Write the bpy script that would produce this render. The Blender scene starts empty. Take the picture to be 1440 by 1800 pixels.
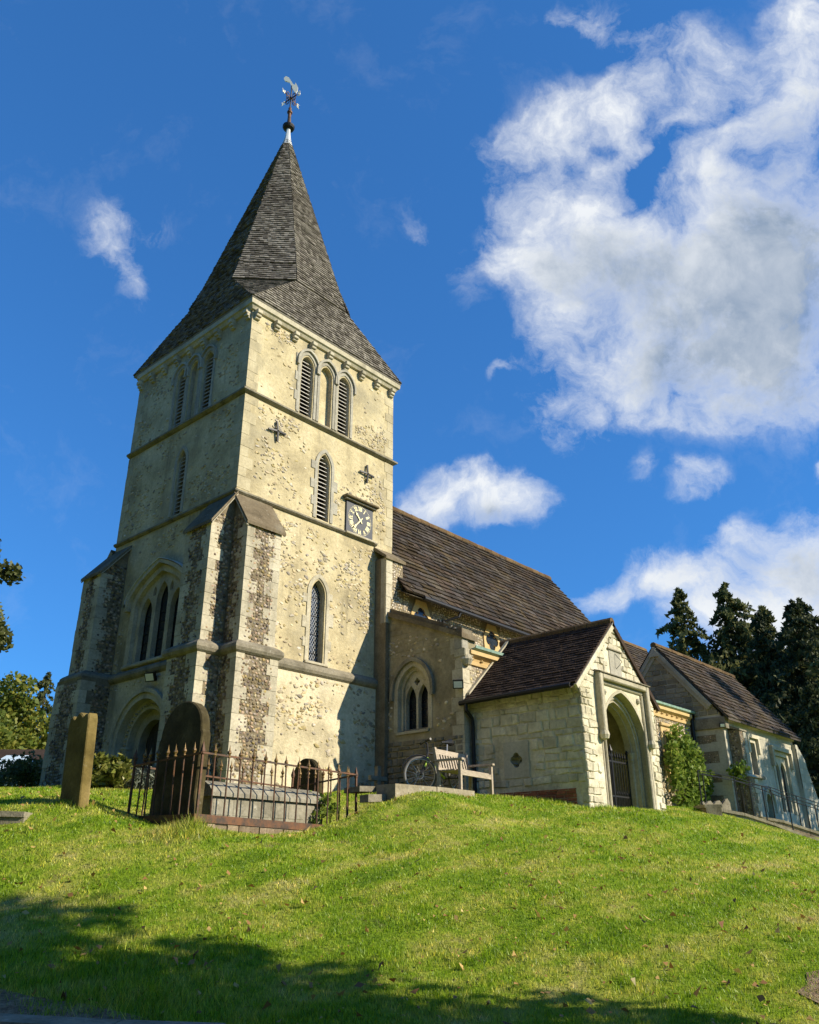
import bpy, bmesh, math, random
import numpy as np
from mathutils import Vector, Matrix
random.seed(7); rng = np.random.default_rng(11)
SC = bpy.context.scene
COL = SC.collection
R = math.radians

# ------------------------------------------------------------------ camera, sky, sun, exposure
CAMLOC = Vector((-9.849, -14.05, -1.082))
CAM_R = Vector((0.666, -0.746, -0.0027)); CAM_U = Vector((-0.2984, -0.2698, 0.9155)); CAM_F = Vector((0.6837, 0.6089, 0.4023))
cam = bpy.data.cameras.new('camera'); camo = bpy.data.objects.new('camera', cam); COL.objects.link(camo)
cam.sensor_fit = 'HORIZONTAL'; cam.sensor_width = 36; cam.lens = 36 * 1425.2 / 1440
cam.clip_end = 3000; cam.clip_start = .05
m3 = Matrix((CAM_R, CAM_U, -CAM_F)).transposed()
camo.matrix_world = Matrix.Translation(CAMLOC) @ m3.to_4x4()
SC.camera = camo
SC.view_settings.view_transform = 'Standard'; SC.view_settings.look = 'None'
SC.view_settings.exposure = 0.6; SC.view_settings.gamma = 1
SUN_AZ, SUN_EL = R(154), R(30)             # clockwise from north (+Y): from the south-south-east
SUN_STR, SKY_STR = 5.0, 0.078
sunv = Vector((math.sin(SUN_AZ) * math.cos(SUN_EL), math.cos(SUN_AZ) * math.cos(SUN_EL), math.sin(SUN_EL)))
sl = bpy.data.lights.new('sun', 'SUN'); sl.energy = SUN_STR; sl.angle = R(.5); sl.color = (1, .9, .72)
so = bpy.data.objects.new('sun', sl); COL.objects.link(so); so.location = (10, -30, 30)
so.rotation_euler = sunv.to_track_quat('Z', 'Y').to_euler()

class NT:
    def __init__(s, tree): s.t = tree; s.n = tree.nodes; s.l = tree.links
    def add(s, typ, **kw):
        nd = s.n.new(typ)
        ins = kw.pop('ins', {})
        for k, v in kw.items(): setattr(nd, k, v)
        for k, v in ins.items(): s.set(nd, k, v)
        return nd
    def set(s, nd, k, v):
        sock = nd.inputs[k]
        if isinstance(v, bpy.types.NodeSocket): s.l.new(v, sock)
        else: sock.default_value = v
    def math(s, op, a, b=0.0, c=None, clamp=False):
        nd = s.n.new('ShaderNodeMath'); nd.operation = op; nd.use_clamp = clamp
        s.set(nd, 0, a); s.set(nd, 1, b)
        if c is not None: s.set(nd, 2, c)
        return nd.outputs[0]
    def vmath(s, op, a, b=None, scale=None):
        nd = s.n.new('ShaderNodeVectorMath'); nd.operation = op
        s.set(nd, 0, a)
        if b is not None: s.set(nd, 1, b)
        if scale is not None: s.set(nd, 'Scale', scale)
        return nd.outputs['Value'] if op in ('DOT_PRODUCT', 'LENGTH', 'DISTANCE') else nd.outputs[0]
    def noise(s, vec, scale, detail=4, rough=.55, dist=0, col=False):
        nd = s.add('ShaderNodeTexNoise', ins={'Vector': vec, 'Scale': scale, 'Detail': detail, 'Roughness': rough, 'Distortion': dist})
        return nd.outputs['Color' if col else 'Fac']
    def mapr(s, v, a, b, c=0.0, d=1.0, smooth=False):
        nd = s.add('ShaderNodeMapRange', clamp=True, interpolation_type='SMOOTHSTEP' if smooth else 'LINEAR')
        for k, x in zip(('Value', 'From Min', 'From Max', 'To Min', 'To Max'), (v, a, b, c, d)): s.set(nd, k, x)
        return nd.outputs[0]
    def mix(s, fac, a, b, blend='MIX'):
        nd = s.n.new('ShaderNodeMix'); nd.data_type = 'RGBA'; nd.blend_type = blend
        s.set(nd, 0, fac); s.set(nd, 6, a); s.set(nd, 7, b)
        return nd.outputs[2]
    def ramp(s, fac, stops):
        nd = s.n.new('ShaderNodeValToRGB'); s.l.new(fac, nd.inputs[0])
        el = nd.color_ramp.elements
        while len(el) < len(stops): el.new(.5)
        for e, (p, c) in zip(el, stops): e.position = p; e.color = (*c, 1)
        return nd.outputs[0]

# ------------------------------------------------------------------ sky with clouds (fixed to world directions)
world = bpy.data.worlds.new('World'); SC.world = world; world.use_nodes = True
wt = NT(world.node_tree); wt.n.clear()
sky = wt.add('ShaderNodeTexSky', sky_type='NISHITA', sun_disc=False, sun_elevation=SUN_EL, sun_rotation=SUN_AZ,
             air_density=1.0, dust_density=.3, ozone_density=3.0, altitude=200)
# tangent coordinates about a fixed direction in the north-east sky
# (centre x, y, radius x, radius y, rotation deg, weight)
CLOUDS = [
    (.24, .43, .09, .05, 25, .7), (.33, .42, .08, .05, 35, .6), (.165, .395, .075, .07, 0, .85), (.22, .38, .08, .05, 0, .8), (.185, .465, .120, .065, 15, .80), (.262, .495, .13, .05, 18, .70), (.158, .318, .100, .075, 0, .72), (.245, .340, .13, .075, 20, .85),
    (.337, .285, .23, .13, 15, 1.1), (.445, .320, .20, .20, 0, 1.15), (.290, .200, .15, .11, 0, 1.0), (.412, .205, .19, .12, 0, 1.1), (.198, .130, .075, .065, 0, .62),
    (.330, .125, .14, .045, 0, .60), (.405, .485, .17, .085, 35, .80), (.480, .570, .075, .16, -25, 1.0), (.355, .560, .10, .06, 0, .52), (.250, .600, .12, .05, -20, .50), (.31, .53, .07, .05, 0, .6), (.405, .420, .13, .10, 0, .9), (.300, .44, .05, .05, 0, .5),
    (.092, .010, .105, .046, -6, .95), (.030, -.002, .06, .036, 0, .85), (.345, -.085, .11, .04, 4, .9), (.480, -.050, .080, .085, 0, 1.0), (.250, -.115, .07, .03, 0, .7), (.450, -.13, .15, .07, 0, .95), (.41, -.03, .05, .05, 30, .6),
    (-.365, .345, .048, .055, -50, .50), (-.35, .30, .035, .07, 10, .40), (-.31, .34, .05, .03, 0, .25), (.350, .035, .050, .036, 25, .62), (.502, .067, .022, .014, 0, .6), (.120, .175, .045, .016, 30, .42), (.28, .045, .03, .03, 0, .35),
    (.005, .355, .03, .04, 20, .30), (-.30, .335, .04, .02, 0, .24), (.065, .30, .035, .10, 15, .26)
]
def cloud_group():
    g = bpy.data.node_groups.new('cloud_density', 'ShaderNodeTree')
    g.interface.new_socket('P', in_out='INPUT', socket_type='NodeSocketVector')
    g.interface.new_socket('D', in_out='OUTPUT', socket_type='NodeSocketFloat')
    g.interface.new_socket('M', in_out='OUTPUT', socket_type='NodeSocketFloat')
    t = NT(g); gi = t.add('NodeGroupInput'); go = t.add('NodeGroupOutput')
    P = gi.outputs[0]
    w1 = t.vmath('SCALE', t.vmath('SUBTRACT', t.noise(P, 5.5, 3, .5, col=True), (.5, .5, .5)), scale=.13)
    w2 = t.vmath('SCALE', t.vmath('SUBTRACT', t.noise(P, 18, 5, .62, col=True), (.5, .5, .5)), scale=.040)
    Q = t.vmath('ADD', P, t.vmath('ADD', w1, w2))
    acc = None
    for (x, y, rx, ry, a, w) in CLOUDS:
        mp = t.add('ShaderNodeMapping', vector_type='TEXTURE', ins={'Vector': Q, 'Location': (x, y, 0), 'Rotation': (0, 0, R(a)), 'Scale': (rx, ry, 1000)})
        ln = t.vmath('LENGTH', mp.outputs[0])
        v = t.math('MULTIPLY', t.mapr(ln, 1.35, 0, 0, 1, True), w)
        acc = v if acc is None else t.math('SMOOTH_MAX', acc, v, .15)
    n1 = t.noise(Q, 8.5, 12, .66, .12); n2 = t.noise(P, 3.2, 3, .5)
    n3 = t.noise(Q, 24, 8, .68, .15)
    d = t.math('ADD', acc, t.math('MULTIPLY', t.math('SUBTRACT', n1, .5), 2.5))
    d = t.math('ADD', d, t.math('MULTIPLY', t.math('SUBTRACT', n3, .5), .55))
    d = t.math('ADD', d, t.mapr(n2, .32, .5, -.12, 0))
    for (x, y, rx, ry, a, w) in ((.272, .398, .036, .018, 25, .42), (.305, .425, .03, .014, 40, .30), (.245, .445, .02, .012, 0, .3), (.196, .575, .10, .03, -10, .5), (.330, .455, .075, .012, 38, .35), (.405, .515, .05, .025, 30, .45), (.43, .44, .03, .02, 0, .35), (.235, .245, .04, .03, 0, .25)):
        mp = t.add('ShaderNodeMapping', vector_type='TEXTURE', ins={'Vector': Q, 'Location': (x, y, 0), 'Rotation': (0, 0, R(a)), 'Scale': (rx, ry, 1000)})
        d = t.math('SUBTRACT', d, t.math('MULTIPLY', t.mapr(t.vmath('LENGTH', mp.outputs[0]), 1.5, .2, 0, 1, True), w))
    d = t.math('MULTIPLY', d, t.mapr(acc, .06, .34))
    t.l.new(d, go.inputs[0]); t.l.new(acc, go.inputs[1])
    return g
tc = wt.add('ShaderNodeTexCoord')
D = wt.vmath('NORMALIZE', tc.outputs['Generated'])
df = wt.vmath('DOT_PRODUCT', D, tuple(CAM_F))
dfc = wt.math('MAXIMUM', df, .05)
cu = wt.math('DIVIDE', wt.vmath('DOT_PRODUCT', D, tuple(CAM_R)), dfc)
cv = wt.math('DIVIDE', wt.vmath('DOT_PRODUCT', D, tuple(CAM_U)), dfc)
cxyz = wt.add('ShaderNodeCombineXYZ', ins={0: cu, 1: cv, 2: .37})
cg = cloud_group()
g1 = wt.add('ShaderNodeGroup', node_tree=cg, ins={0: cxyz.outputs[0]})
g2 = wt.add('ShaderNodeGroup', node_tree=cg, ins={0: wt.vmath('ADD', cxyz.outputs[0], (-.016, .040, 0))})
front = wt.mapr(df, .05, .3)
alpha = wt.math('MULTIPLY', wt.math('POWER', wt.mapr(g1.outputs[0], .04, .95, 0, 1), 1.15), front)
thick = wt.mapr(g1.outputs[0], .30, .95, 0, 1)
above = wt.mapr(g2.outputs[0], .15, 1.15, 0, 1)
lown = wt.mapr(wt.noise(cxyz.outputs[0], 7.0, 9, .62, .3), .34, .66)
base = None      # the thick grey undersides of the big cloud
for (x, y, rx, ry, w) in ((.43, .235, .20, .12, 1.0), (.33, .29, .15, .06, .75), (.47, .39, .10, .12, .8), (.44, .13, .13, .035, .6), (.10, -.02, .09, .025, .7), (.45, -.07, .14, .04, .75), (.285, .17, .08, .05, .5), (.27, -.10, .07, .02, .5)):
    mp = wt.add('ShaderNodeMapping', vector_type='TEXTURE', ins={'Vector': cxyz.outputs[0], 'Location': (x, y, 0), 'Scale': (rx, ry, 1000)})
    v = wt.math('MULTIPLY', wt.mapr(wt.vmath('LENGTH', mp.outputs[0]), 1.7, .2, 0, 1, True), w); base = v if base is None else wt.math('MAXIMUM', base, v)
grey = wt.math('MULTIPLY', thick, wt.math('ADD', wt.math('MULTIPLY', base, wt.math('ADD', wt.math('MULTIPLY', lown, .45), .55)), wt.math('MULTIPLY', above, wt.math('MULTIPLY', lown, .6))), clamp=True)
grey = wt.math('MULTIPLY', wt.mapr(grey, .0, 1.0, 0, 1, True), wt.mapr(wt.noise(cxyz.outputs[0], 13, 8, .6, .4), .3, .7, .55, 1.0))
CLOUD_W, CLOUD_G = (0.60, 0.62, 0.64), (0.165, 0.225, 0.315)
ccol = wt.mix(grey, (*CLOUD_W, 1), (*CLOUD_G, 1))
tint = wt.mix(1.0, sky.outputs[0], (.50, 1.02, 1.38, 1), 'MULTIPLY')
gam = wt.add('ShaderNodeGamma', ins={'Color': tint, 'Gamma': .65})
tint = wt.mix(1.0, gam.outputs[0], (.71, 1.34, 2.08, 1), 'MULTIPLY')
bg1 = wt.add('ShaderNodeBackground', ins={'Color': tint, 'Strength': SKY_STR})
bg2 = wt.add('ShaderNodeBackground', ins={'Color': ccol, 'Strength': 1.0})
mx = wt.add('ShaderNodeMixShader', ins={0: wt.math('MULTIPLY', alpha, .97), 1: bg1.outputs[0], 2: bg2.outputs[0]})
wo = wt.add('ShaderNodeOutputWorld', ins={0: mx.outputs[0]})
# ------------------------------------------------------------------ materials
MATS = {}
def mat_begin(name):
    m = bpy.data.materials.new(name); m.use_nodes = True; t = NT(m.node_tree); t.n.clear(); MATS[name] = m
    return m, t
def finish(t, col, rough=.9, height=None, bstr=.4, bdist=.02, spec=.3, metal=0.0, trans=0.0, alpha=None):
    b = t.add('ShaderNodeBsdfPrincipled', ins={'Base Color': col, 'Roughness': rough, 'Specular IOR Level': spec, 'Metallic': metal})
    if height is not None:
        bp = t.add('ShaderNodeBump', ins={'Height': height, 'Strength': bstr, 'Distance': bdist}); t.l.new(bp.outputs[0], b.inputs['Normal'])
    out = b.outputs[0]
    if trans > 0:
        tr = t.add('ShaderNodeBsdfTranslucent'); t.set(tr, 'Color', col)
        out = t.add('ShaderNodeMixShader', ins={0: trans, 1: out, 2: tr.outputs[0]}).outputs[0]
    t.add('ShaderNodeOutputMaterial', ins={0: out})
def stone(name, cols, nscale=1.3, island=.18, fine=.25, bump=.35, bscale=45, rough=.92, streak=0.0, lichen=0.0, huev=0.0, spec=.1, bdist=.02, detail=7, pock=0.0):
    m, t = mat_begin(name)
    P = t.add('ShaderNodeTexCoord').outputs['Object']
    n = len(cols)
    c = t.ramp(t.noise(P, nscale, detail, .6), [(.3 + .4 * i / max(1, n - 1), k) for i, k in enumerate(cols)])
    f = t.noise(P, bscale * .5, 5, .65)
    c = t.mix(1.0, c, t.ramp(f, [(.25, (1 - fine,) * 3), (.75, (1 + fine * .6,) * 3)]), 'MULTIPLY')
    rnd = t.add('ShaderNodeNewGeometry').outputs['Random Per Island']
    if island:
        c = t.mix(1.0, c, t.ramp(rnd, [(0, (1 - island, 1 - island * 1.05, 1 - island * 1.1)), (1, (1 + island * .7, 1 + island * .65, 1 + island * .55))]), 'MULTIPLY')
    if huev:
        h = t.add('ShaderNodeHueSaturation', ins={'Color': c})
        t.set(h, 'Hue', t.math('ADD', .5, t.math('MULTIPLY', t.math('SUBTRACT', t.math('FRACT', t.math('MULTIPLY', rnd, 7.31)), .5), huev)))
        t.set(h, 'Saturation', t.mapr(t.math('FRACT', t.math('MULTIPLY', rnd, 3.7)), 0, 1, .55, 1.35)); c = h.outputs[0]
    if streak:
        mp = t.add('ShaderNodeMapping', ins={'Vector': P, 'Scale': (2.4, 2.4, .22)})
        s1 = t.mapr(t.noise(mp.outputs[0], 1.0, 6, .62), .52, .70)
        s2 = t.mapr(t.noise(P, .55, 4, .5), .42, .62)
        c = t.mix(t.math('MULTIPLY', t.math('MULTIPLY', s1, s2), streak), c, (.075, .068, .055, 1))
    if pock:
        pk = t.mapr(t.noise(P, 15, 4, .65), .585, .65); pm = t.mapr(t.noise(P, 1.7, 4, .6), .44, .58)
        c = t.mix(t.math('MULTIPLY', t.math('MULTIPLY', pk, pm), pock), c, (.12, .095, .05, 1))
        pl = t.mapr(t.noise(t.vmath('ADD', P, (3, 9, 5)), 11, 4, .6), .60, .66)
        c = t.mix(t.math('MULTIPLY', t.math('MULTIPLY', pl, pm), pock * .8), c, (.72, .66, .50, 1))
        gp = t.mapr(t.noise(t.vmath('ADD', P, (11, 2, 8)), .75, 5, .62), .52, .66)
        c = t.mix(t.math('MULTIPLY', gp, .5), c, (.27, .245, .175, 1))
    if lichen:
        l = t.mapr(t.noise(P, 6, 8, .7), .60, .68)
        c = t.mix(t.math('MULTIPLY', l, lichen), c, (.10, .095, .08, 1))
        l2 = t.mapr(t.noise(t.vmath('ADD', P, (7, 3, 1)), 9, 6, .7), .63, .68)
        c = t.mix(t.math('MULTIPLY', l2, lichen * .7), c, (.55, .53, .44, 1))
    hgt = t.math('ADD', t.noise(P, bscale, 6, .65), t.math('MULTIPLY', t.noise(P, bscale * .18, 3, .5), 1.5))
    finish(t, c, rough, hgt, bump, bdist, spec)
    return m
def plain(name, col, rough=.6, metal=0.0, spec=.4, var=.15, scale=14, bump=.1, rust=None):
    m, t = mat_begin(name)
    P = t.add('ShaderNodeTexCoord').outputs['Object']
    f = t.noise(P, scale, 5, .6)
    c = t.mix(1.0, (*col, 1), t.ramp(f, [(.25, (1 - var,) * 3), (.75, (1 + var,) * 3)]), 'MULTIPLY')
    if rust: c = t.mix(t.mapr(t.noise(P, scale * .6, 6, .65), .42, .6), c, (*rust, 1))
    finish(t, c, rough, t.noise(P, scale * 4, 3, .5) if bump else None, bump, .01, spec, metal)
    return m
def leafmat(name, stops, trans=.3, rough=.55, spec=.35):
    m, t = mat_begin(name)
    rnd = t.add('ShaderNodeNewGeometry').outputs['Random Per Island']
    P = t.add('ShaderNodeTexCoord').outputs['Object']
    v = t.math('ADD', t.math('MULTIPLY', rnd, .65), t.math('MULTIPLY', t.mapr(t.noise(P, .9, 3, .6), .3, .7), .35))
    finish(t, t.ramp(v, stops), rough, None, spec=spec, trans=trans)
    return m
def wood(name, c1, c2, rough=.75):
    m, t = mat_begin(name)
    P = t.add('ShaderNodeTexCoord').outputs['Object']
    rnd = t.add('ShaderNodeNewGeometry').outputs['Random Per Island']
    n = t.noise(t.add('ShaderNodeMapping', ins={'Vector': P, 'Scale': (3, 30, 30)}).outputs[0], 1.5, 5, .6)
    c = t.ramp(n, [(.3, c1), (.7, c2)])
    c = t.mix(1.0, c, t.ramp(rnd, [(0, (.82,) * 3), (1, (1.1,) * 3)]), 'MULTIPLY')
    finish(t, c, rough, n, .2, .01, .25)
    return m
stone('render_upper', [(.30, .25, .15), (.51, .43, .255), (.65, .565, .37)], .9, 0, .26, .55, 26, streak=.75, bdist=.03, spec=.08, pock=.35)
stone('render_lower', [(.38, .325, .205), (.58, .505, .335), (.70, .625, .44)], .9, 0, .26, .55, 26, streak=.55, bdist=.03, spec=.08, pock=.35)
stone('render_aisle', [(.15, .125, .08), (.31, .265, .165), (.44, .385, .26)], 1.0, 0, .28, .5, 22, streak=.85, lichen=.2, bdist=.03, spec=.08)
stone('peek', [(.37, .31, .19), (.56, .48, .32)], 3, .42, .3, .3, 60, .8, huev=.02, spec=.25)
stone('quoin_soft', [(.34, .295, .19), (.45, .39, .25), (.52, .46, .31)], 1.6, .08, .22, .3, 40, streak=.5, lichen=.22)
stone('flint', [(.21, .155, .09), (.37, .295, .195)], 3, .85, .3, .3, 60, .6, huev=.05, spec=.4)
stone('flint_pale', [(.46, .38, .25), (.58, .50, .36)], 3, .45, .3, .3, 60, .7, huev=.03, spec=.3)
stone('flint_mortar', [(.16, .13, .08), (.25, .205, .135)], 4, 0, .3, .6, 40)
stone('ashlar', [(.34, .305, .215), (.47, .425, .31), (.54, .49, .37)], 2.0, .16, .26, .35, 40, streak=.6, lichen=.40)
stone('ashlar_grey', [(.30, .28, .225), (.42, .395, .32)], 2.2, .14, .25, .35, 40, streak=.4, lichen=.45)
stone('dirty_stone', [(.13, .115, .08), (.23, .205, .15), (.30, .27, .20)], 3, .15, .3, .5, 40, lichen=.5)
stone('porch_stone', [(.42, .375, .255), (.60, .55, .40), (.70, .65, .50)], 2.2, .22, .28, .6, 30, bdist=.03, lichen=.16, streak=.25)
stone('mortar', [(.36, .33, .24), (.46, .43, .32)], 3, 0, .2, .5, 40)
stone('chapel_stone', [(.34, .32, .25), (.46, .43, .34), (.52, .49, .39)], 1.2, .12, .2, .3, 35, streak=.5, lichen=.15)
stone('gable_rubble', [(.20, .18, .13), (.33, .30, .22)], 2, .3, .3, .5, 30, lichen=.2)
stone('tan_dressing', [(.50, .35, .15), (.60, .44, .22)], 3, .1, .15, .25, 40)
stone('shingle', [(.145, .132, .112), (.235, .218, .188)], .7, .55, .3, .3, 60, .9, spec=.12)
stone('stone_slate', [(.040, .030, .021), (.064, .048, .034), (.10, .078, .054)], .8, .42, .4, .5, 30, .85, lichen=.45, huev=.03, spec=.15)
stone('clay_tile', [(.042, .029, .022), (.066, .046, .034)], 1.0, .45, .3, .4, 40, .85, lichen=.12)
stone('ridge_tile', [(.11, .065, .035), (.17, .12, .06)], 3, .3, .3, .4, 40, lichen=.4)
stone('cap_slab', [(.10, .080, .050), (.17, .135, .085), (.23, .20, .14)], 1.6, .1, .3, .4, 35, lichen=.5)
stone('brick', [(.30, .10, .05), (.40, .15, .08)], 4, .35, .3, .4, 50)
stone('brick_plinth', [(.20, .15, .10), (.34, .27, .19)], 4, .3, .35, .6, 40, lichen=.6)
stone('headstone_stone', [(.10, .075, .022), (.18, .135, .045), (.28, .21, .085)], 1.8, 0, .25, .3, 45, streak=.35, lichen=.2)
stone('dark_headstone_stone', [(.035, .028, .013), (.075, .06, .028), (.16, .13, .065)], 1.8, 0, .3, .3, 45, streak=.4, lichen=.15)
stone('tomb_stone', [(.17, .155, .115), (.33, .305, .235)], 2.5, .1, .3, .5, 30, lichen=.8)
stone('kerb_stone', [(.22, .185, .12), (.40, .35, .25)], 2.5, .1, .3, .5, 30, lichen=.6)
stone('gravel', [(.20, .135, .08), (.33, .235, .145), (.46, .37, .25)], 9, 0, .6, .9, 60, bdist=.05)
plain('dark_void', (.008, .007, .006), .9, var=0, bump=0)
plain('louvre_wood', (.52, .49, .43), .8, spec=.2, var=.3)
plain('lead', (.55, .57, .58), .45, spec=.5, var=.2)
plain('copper_green', (.25, .37, .30), .7, spec=.3, var=.35, scale=8)
plain('iron_rust', (.055, .036, .025), .65, .2, spec=.4, rust=(.15, .065, .028), var=.3, scale=10)
plain('iron_gilt', (.24, .155, .05), .55, .3, rust=(.10, .055, .025), var=.3, scale=20)
plain('iron_black', (.012, .012, .013), .5, .2, spec=.4)
plain('gilt', (.86, .76, .42), .5, 0, spec=.3, var=.12)
plain('gilt_bright', (.92, .84, .62), .3, .3, spec=.6, var=.1)
plain('clock_black', (.022, .026, .034), .5, var=.3)
plain('bike_black', (.012, .012, .013), .4)
plain('bike_green', (.35, .50, .06), .35)
plain('bike_alloy', (.55, .55, .54), .3, .8)
plain('tyre', (.14, .13, .115), .8)
plain('tyre_wall', (.40, .38, .34), .6)
plain('door_oak', (.040, .032, .024), .8, var=.35)
plain('lamp_glass', (.75, .75, .72), .15, spec=.6, var=.05)
plain('house_white', (.80, .80, .78), .7)
plain('house_glass', (.55, .66, .74), .15, spec=.6)
plain('bark', (.085, .065, .048), .95, var=.4, bump=.6)
wood('bench_wood', (.27, .22, .16), (.46, .39, .30))
def glass_mat():
    m, t = mat_begin('leaded_glass')
    P = t.add('ShaderNodeTexCoord').outputs['Object']
    c = t.ramp(t.noise(P, 9, 2, .5), [(.3, (.012, .013, .014)), (.7, (.03, .033, .036))])
    v = t.add('ShaderNodeTexVoronoi', ins={'Vector': P, 'Scale': 9.0})
    finish(t, c, .12, t.math('ADD', t.noise(P, 12, 2, .5), t.math('MULTIPLY', v.outputs['Color'], .4)), .12, .02, .6)
glass_mat()
leafmat('conifer_leaf', [(0, (.04, .05, .02)), (.45, (.095, .11, .04)), (.8, (.17, .175, .06)), (1, (.27, .23, .09))], .35, .6, .15)
leafmat('dark_conifer_leaf', [(0, (.022, .030, .014)), (.6, (.055, .070, .028)), (1, (.14, .14, .055))], .25, .6, .15)
leafmat('autumn_leaf', [(0, (.06, .10, .014)), (.45, (.14, .18, .025)), (1, (.33, .28, .04))], .4)
leafmat('vine_leaf', [(0, (.07, .12, .014)), (.5, (.17, .25, .035)), (.9, (.32, .37, .07)), (1, (.45, .40, .13))], .4, .55, .2)
leafmat('laurel_leaf', [(0, (.06, .085, .015)), (.5, (.15, .17, .03)), (1, (.36, .33, .09))], .3, .35)
leafmat('lavender_leaf', [(0, (.10, .12, .085)), (1, (.26, .28, .21))], .2, .8)
leafmat('hedge_leaf', [(0, (.03, .045, .01)), (1, (.12, .13, .035))], .2)
leafmat('yew_leaf', [(0, (.06, .07, .018)), (.6, (.14, .14, .04)), (1, (.27, .23, .08))], .3)
leafmat('dry_leaf', [(0, (.14, .05, .02)), (.5, (.33, .18, .055)), (.85, (.56, .39, .13)), (1, (.76, .64, .34))], .2, .7)
def grass_mat(name, blade):
    m, t = mat_begin(name)
    P = t.add('ShaderNodeTexCoord').outputs['Object']
    a = t.noise(P, .95, 5, .62); b = t.noise(P, 6, 4, .6)
    mp = t.add('ShaderNodeMapping', ins={'Vector': P, 'Rotation': (0, 0, R(-32)), 'Scale': (.25, 2.2, 1)})
    st = t.noise(mp.outputs[0], 1.0, 2, .5)
    v = t.math('ADD', t.math('MULTIPLY', a, .38), t.math('ADD', t.math('MULTIPLY', b, .32), t.math('MULTIPLY', st, .30)))
    c = t.ramp(v, [(.36, (.14, .27, .008)), (.47, (.26, .40, .014)), (.55, (.46, .50, .07)), (.64, (.60, .54, .20))])
    if blade:
        rnd = t.add('ShaderNodeNewGeometry').outputs['Random Per Island']
        c = t.mix(1.0, c, t.ramp(rnd, [(0, (.28, .34, .35)), (.35, (.75, .82, .8)), (.75, (1.15, 1.12, 1.0)), (.94, (1.5, 1.35, 1.3)), (1, (2.4, 1.7, 1.9))]), 'MULTIPLY')
        finish(t, c, .45, None, spec=.4, trans=.42)
    else:
        c = t.mix(.40, c, (.08, .075, .025, 1))
        c = t.mix(t.mapr(t.noise(P, 2.2, 5, .65), .62, .72, 0, .8), c, (.14, .10, .055, 1))
        finish(t, c, .95, t.noise(P, 30, 5, .7), .8, .05, .1)
grass_mat('grass_blade', True); grass_mat('turf', False)

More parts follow.
